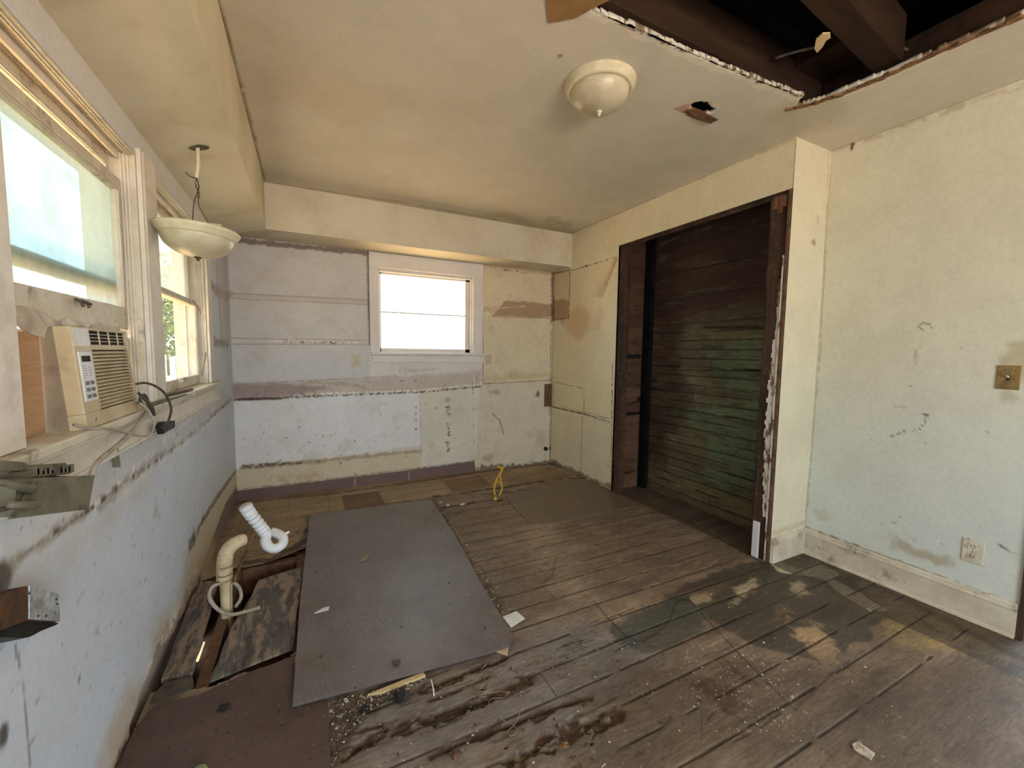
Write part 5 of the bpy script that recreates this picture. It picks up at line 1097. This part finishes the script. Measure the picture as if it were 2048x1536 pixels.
slab('hardboard_patch', 'thin brown hardboard patch on the boards near the opening', 'panel', [(1060, 1047), (1276, 1012), (1245, 992), (1175, 960), (1120, 962), (1010, 990), (1022, 1008)], 0.008, 0.006, 'smallpanel', 0.004, 3)
slab('hardboard_sheet', 'red brown hardboard sheet in the lower left corner of the floor', 'sheet', [(232, 1545), (262, 1475), (300, 1418), (345, 1402), (400, 1388), (480, 1352), (586, 1312), (592, 1360), (590, 1404), (654, 1398), (662, 1545)], 0.006, 0.0045, 'brownsheet', 0.004, 4)
slab('plywood_offcut', 'peeled grey plywood offcut tilted over the gap beside the grey panel', 'board', [(419, 1362), (585, 1296), (601, 1174), (614, 1132), (560, 1146), (517, 1161), (504, 1190), (468, 1245)], 0.008, 0.010, 'strips', 0.004, 5)
slab('floor_plank', 'narrow grey brown plank next to the left wall by the gap', 'board', [(396, 1164), (355, 1270), (322, 1358), (383, 1346), (412, 1250), (436, 1161)], 0.004, 0.02, 'strips', 0.004, 6)
slab('vinyl_scrap', 'dark curled vinyl scrap at the foot of the left wall', 'scrap', [(330, 1365), (385, 1352), (388, 1372), (350, 1392), (300, 1408), (306, 1390)], 0.012, 0.003, 'cabledark', 0.006, 7)
b = MB(); P = [hit(*c, 2, 0.012) for c in ((735, 1388), (800, 1362), (846, 1344), (851, 1350), (820, 1362), (765, 1383))]; b.prism(P[::-1], (0, 0, -0.01)); tag(b.build('wood_splinter', 'tan'), 'long pale splinter sticking out beneath the grey panel edge', 'splinter')
# pieces lying about
b = MB(); P = [hit(*c, 2, z) for c, z in (((1005, 1233), 0.004), ((1033, 1222), 0.008), ((1050, 1237), 0.014), ((1022, 1255), 0.004))]; b.prism(P[::-1], (0, 0, -0.002)); cdd = b.build('paper_card', 'paper'); tag(cdd, 'small white torn card beside the right corner of the grey panel', 'card')
b = MB(); P = [hit(*c, 2, 0.010) for c in ((984, 1298), (1018, 1285), (1015, 1308))]; b.prism(P[::-1], (0, 0, -0.009)); tag(b.build('wood_wedge', 'tan', bevel=0.001), 'cream wood wedge poking from under the panel front corner', 'wedge')
b = MB(); P = [hit(*c, 2, 0.006) for c in ((1704, 1487), (1716, 1482), (1750, 1506), (1742, 1519), (1708, 1498))]; b.prism(P[::-1], (0, 0, -0.005)); tag(b.build('plaster_chip', 'crumbs', bevel=0.001), 'tan oblong plaster chip on the floor at the lower right', 'chip')
b = MB(); P = [hit(*c, 2, 0.034) for c in ((628, 1226), (645, 1216), (659, 1212), (657, 1219), (642, 1223))]; b.prism(P[::-1], (0, 0, -0.003)); tag(b.build('paint_flake', 'paper'), 'white pointed paint flake on the left part of the grey panel', 'flake')
b = MB(); P = [hit(*c, 2, 0.036) for c in ((720, 1122), (733, 1108), (740, 1106), (738, 1114), (728, 1120))]; b.prism(P[::-1], (0, 0, -0.005)); tag(b.build('dry_leaf', 'green'), 'small curled leaf on the far half of the grey panel', 'leaf')
b = MB(); P = [hit(*c, 2, 0.034) for c in ((708, 1416), (724, 1404), (735, 1403), (732, 1412), (720, 1422))];
b.bm.free(); b = MB(); P = [hit(*c, 2, 0.03) for c in ((385, 1536), (400, 1527), (412, 1526), (420, 1537), (410, 1550), (385, 1550))]; b.prism(P[::-1], (0, 0, -0.023)); tag(b.build('rubble_piece', 'green', bevel=0.004), 'dull green lump at the bottom edge on the brown sheet', 'rubble')
def lump(name, label, cat, c, r, mat, seed, flat=0.6):
    rr = random.Random(seed); b = MB(); bmesh.ops.create_icosphere(b.bm, subdivisions=2, radius=1)
    for v in b.bm.verts: v.co = Vector((v.co.x*r, v.co.y*r*0.75, v.co.z*r*flat))*rr.uniform(0.55, 1.25)
    zb = min(v.co.z for v in b.bm.verts); bmesh.ops.translate(b.bm, verts=b.bm.verts, vec=Vector(c)-Vector((0, 0, zb))); return tag(b.build(name, mat), label, cat)
q = hit(802, 1402, 2, 0); lump('crumpled_scrap', 'black crumpled scrap on the rotten boards in front of the panel', 'scrap', (q.x, q.y, 0.0), 0.030, 'blackdirt', 5)
q = hit(728, 1424, 2, 0); lump('dirt_clump', 'small dark dirt clump left of the black crumpled scrap', 'dirt', (q.x, q.y, 0.0), 0.018, 'blackdirt', 6)
q = hit(913, 1512, 2, 0); lump('rubble_piece', 'pinkish rubble lump lying in the rotten groove', 'rubble', (q.x, q.y, -0.006), 0.020, 'rustwood', 7)
q = hit(1129, 1494, 2, 0); lump('rubble_piece', 'small cube-like rubble lump in the long rotten groove', 'rubble', (q.x, q.y, -0.008), 0.016, 'splinter', 8)
q = hit(447, 1418, 2, 0.006); lump('dirt_clump', 'dark dirt clump on the red brown sheet', 'dirt', (q.x, q.y, 0.006), 0.022, 'blackdirt', 9, 0.25)
q = hit(792, 1327, 2, 0.03); lump('dirt_clump', 'brown dirt clump on the front part of the grey panel', 'dirt', (q.x, q.y, 0.030), 0.018, 'cabledark', 10, 0.3)
q = hit(901, 1048, 2, 0); lump('rubble_piece', 'dark rubble piece by the far right edge of the grey panel', 'rubble', (q.x, q.y, 0.0), 0.022, 'boxsteel', 11)
for i, (x, y, w) in enumerate(((882, 1007, 'leftmost'), (896, 1012, 'middle'), (925, 1011, 'rightmost'))):
    q = hit(x, y, 2, 0); lump('plaster_chip', '%s of three pale plaster chips behind the grey panel corner' % w, 'chip', (q.x, q.y, 0.0), 0.018, 'crumbs', 20+i, 0.5)['group'] = 'pale chips behind the grey panel'
cable('plastic_strip', 'thin white strip lying on the rotten boards before the panel', 'strip', [hit(862, 1360, 2, 0.004), hit(866, 1375, 2, 0.005), hit(868, 1391, 2, 0.004)], 0.003, 'paper')
rr = random.Random(21); c0 = hit(965, 1383, 2, 0.004); pts = [hit(975, 1325, 2, 0.003), hit(962, 1345, 2, 0.003)]
for i in range(46): a = i*1.9+rr.uniform(-0.5, 0.5); r = rr.uniform(0.012, 0.04); pts.append(c0+Vector((r*math.cos(a), r*0.8*math.sin(a), rr.uniform(0, 0.012))))
pts += [hit(x, y, 2, 0.004) for x, y in ((1000, 1383), (1014, 1385), (1010, 1395), (985, 1397), (978, 1405), (985, 1425), (1005, 1440), (1025, 1448), (1034, 1462), (1022, 1472), (1016, 1462), (1030, 1448), (1040, 1425), (1046, 1410))]
cable('twine_tangle', 'tangled pale twine with a long tail on the rotten boards', 'twine', pts, 0.0011, 'string', 4, 5)
# plaster crumbs nobody could count
b = MB(); rr = random.Random(31)
def crumbs(px, n, z, r0, r1):
    P = [hit(*q, 2, z) for q in px]; xs = [p.x for p in P]; ys = [p.y for p in P]; k = 0
    while k < n:
        x, y = rr.uniform(min(xs), max(xs)), rr.uniform(min(ys), max(ys)); ins = False
        for a, c in zip(P, P[1:]+[P[0]]):
            if (a.y > y) != (c.y > y) and x < (c.x-a.x)*(y-a.y)/(c.y-a.y)+a.x: ins = not ins
        if not ins: continue
        k += 1; r = r0+(r1-r0)*rr.random()**3; T = Matrix.Translation((x, y, z+r*0.3)) @ Matrix.Rotation(rr.uniform(0, 6), 4, 'Z') @ Matrix.Rotation(rr.uniform(-0.4, 0.4), 4, 'X')
        b.box(-r*rr.uniform(0.6, 1.6), r, -r*0.6, r*0.7, -r*0.4, r*0.4, T)
crumbs([(1370, 1290), (1590, 1300), (1610, 1440), (1450, 1490), (1390, 1430)], 110, 0.001, 0.001, 0.004)
crumbs([(660, 1400), (860, 1355), (740, 1420), (690, 1480), (676, 1530), (660, 1530)], 230, 0.001, 0.001, 0.005)
crumbs([(870, 1010), (900, 1040), (1000, 1180), (1040, 1230), (1000, 1235), (930, 1120)], 120, 0.001, 0.001, 0.005)
crumbs([(680, 1440), (1250, 1220), (1450, 1400), (1250, 1536), (690, 1536)], 150, 0.001, 0.001, 0.0035)
crumbs([(640, 1100), (880, 1080), (1000, 1260), (620, 1370)], 70, 0.031, 0.0008, 0.003)
crumbs([(1200, 1120), (1500, 1110), (1700, 1300), (1900, 1400), (1600, 1500), (1300, 1300)], 90, 0.001, 0.001, 0.004)
tag(b.build('plaster_crumbs', 'crumbs'), 'scattered pale plaster crumbs all over the floorboards', 'debris', kind='stuff')
b = MB(); rr = random.Random(32); 
crumbs([(640, 1060), (880, 1040), (1010, 1260), (600, 1380)], 60, 0.031, 0.001, 0.006); crumbs([(300, 1430), (640, 1400), (650, 1530), (240, 1530)], 60, 0.007, 0.001, 0.006); crumbs([(680, 1440), (1250, 1220), (1450, 1400), (1250, 1536), (690, 1536)], 110, 0.001, 0.001, 0.006); crumbs([(660, 1400), (860, 1355), (740, 1420), (690, 1480), (676, 1530), (660, 1530)], 160, 0.001, 0.002, 0.008)
tag(b.build('dirt_crumbs', 'cabledark'), 'scattered dark dirt crumbs and splinters on panels and boards', 'debris', kind='stuff')

# ================================================================== PIPES
hy = lambda Y, q: hit(q[0], q[1], 1, Y)
cpth = smoothpath([hy(2.42, (491, 1013)), hy(2.44, (500, 1027)), hy(2.47, (520, 1052)), hy(2.49, (534, 1070))], 14)
rad = []; L = len(cpth)
for i in range(L): rad.append(0.031 if i < 4 else (0.0305, 0.0305, 0.0245, 0.0245)[i % 4])
tp = thing('drain_trap', 'bright white corrugated drain hose with a curled trap end', 'pipe', hy(2.48, (545, 1095)))
b = MB(); b.tube(cpth, rad, 20); b.build('corrugated_hose', 'white_pvc', tp, True)
ring = [hy(2.5, (534, 1068)), hy(2.46, (531, 1082)), hy(2.43, (538, 1094)), hy(2.42, (552, 1097)), hy(2.43, (565, 1088)), hy(2.46, (566, 1076)), hy(2.50, (556, 1068)), hy(2.53, (545, 1064))]
b = MB(); b.tube(smoothpath(ring, 5), [0.026]*10+[0.024]*26, 16); b.build('trap_bend', 'white_pvc', tp, True)
b = MB(); q = hy(2.47, (566, 1070)); b.tube([q, q+Vector((0.03, 0, 0.012))], [0.008, 0.006], 10); b.build('plug_tab', 'white_pvc', tp, True)
sp_ = thing('drain_pipe', 'stained cream drain pipe with elbow rising from the floor gap', 'pipe', hy(2.36, (452, 1240)))
b = MB(); b.tube(smoothpath([hy(2.36, (454, 1330)), hy(2.36, (454, 1240)), hy(2.36, (452, 1180)), hy(2.36, (449, 1150))], 4), 0.025, 20); b.build('riser', 'old_pvc', sp_, True)
b = MB(); b.tube(smoothpath([hy(2.36, (449, 1160)), hy(2.36, (450, 1118)), hy(2.37, (458, 1097)), hy(2.39, (475, 1084)), hy(2.41, (490, 1078))], 6), [0.034]*8+[0.033]*9+[0.030]*7+[0.026], 20); b.build('elbow', 'old_pvc', sp_, True)
for y in (1131, 1147):
    q = hy(2.36, (450, y)); MB().tube([q-Vector((0, 0, 0.004)), q+Vector((0, 0, 0.004))], 0.0355, 20).build('clamp', 'acmetal', sp_)
cable('rubber_hose', 'beige rubber hose coiled round the foot of the drain pipe', 'hose', [hy(2.29, (520, 1215)), hy(2.29, (495, 1222)), hy(2.28, (462, 1229)), hy(2.29, (435, 1218)), hy(2.30, (419, 1195)), hy(2.31, (424, 1175)), hy(2.33, (440, 1167)), hy(2.42, (462, 1164)), hy(2.43, (478, 1175)), hy(2.42, (482, 1195)), hy(2.40, (470, 1215))], 0.0085, 'cable', 8, 12)
q0 = hy(2.44, (508, 1066)); q1 = hy(2.36, (468, 1165)); stick('wood_stake', 'thin brown stick leaning against the cream drain pipe', 'stick', q1, q0, 0.014, 0.010, 'splinter')
cable('thin_rod', 'thin pale rod standing between pipe and hose', 'rod', [hy(2.34, (463, 1240)), hy(2.34, (463, 1168))], 0.004, 'cable')
gl = thing('gas_connector', 'yellow coated gas hose sticking up in a loop near the back wall', 'hose', hit(992, 1000, 2, 0))
loop = [hy(3.33, (996, 998)), hy(3.33, (989, 985)), hy(3.34, (990, 968)), hy(3.35, (998, 950)), hy(3.36, (1004, 940)), hy(3.37, (999, 934)), hy(3.36, (994, 934))]
b = MB(); b.tube(smoothpath(loop, 6), 0.008, 10); loop2 = [hy(3.31, (989, 998)), hy(3.31, (999, 990)), hy(3.32, (1004, 975)), hy(3.33, (1001, 958)), hy(3.34, (1001, 945)), hy(3.35, (1006, 936)), hy(3.35, (1010, 931))]
b.tube(smoothpath(loop2, 6), 0.008, 10); b.tube(smoothpath([hy(3.33, (992, 966)), hy(3.32, (996, 962)), hy(3.32, (1001, 970))], 5), 0.006, 8); b.build('hose', 'yellow', gl, True)
q = hy(3.35, (1010, 931)); b = MB(); b.tube([q-Vector((0.006, 0, 0.004)), q+Vector((0.014, 0, 0.012))], [0.011, 0.010], 12); b.build('fitting', 'galv', gl, True)
q = hit(991, 999, 2, 0); b = MB(); b.lathe([(0, 0), (0.02, 0), (0.014, 0.008), (0.010, 0.02), (0, 0.02)], Matrix.Translation((q.x, q.y, 0)), 14); b.build('nut', 'yellow', gl, True)
cable('capped_pipe', 'small dark capped pipe stub low in the far right corner', 'pipe', [(2.50, YB-0.001, 0.17), (2.50, YB-0.012, 0.17), (2.50, YB-0.03, 0.165)], 0.022, 'blackdirt', 3, 16)
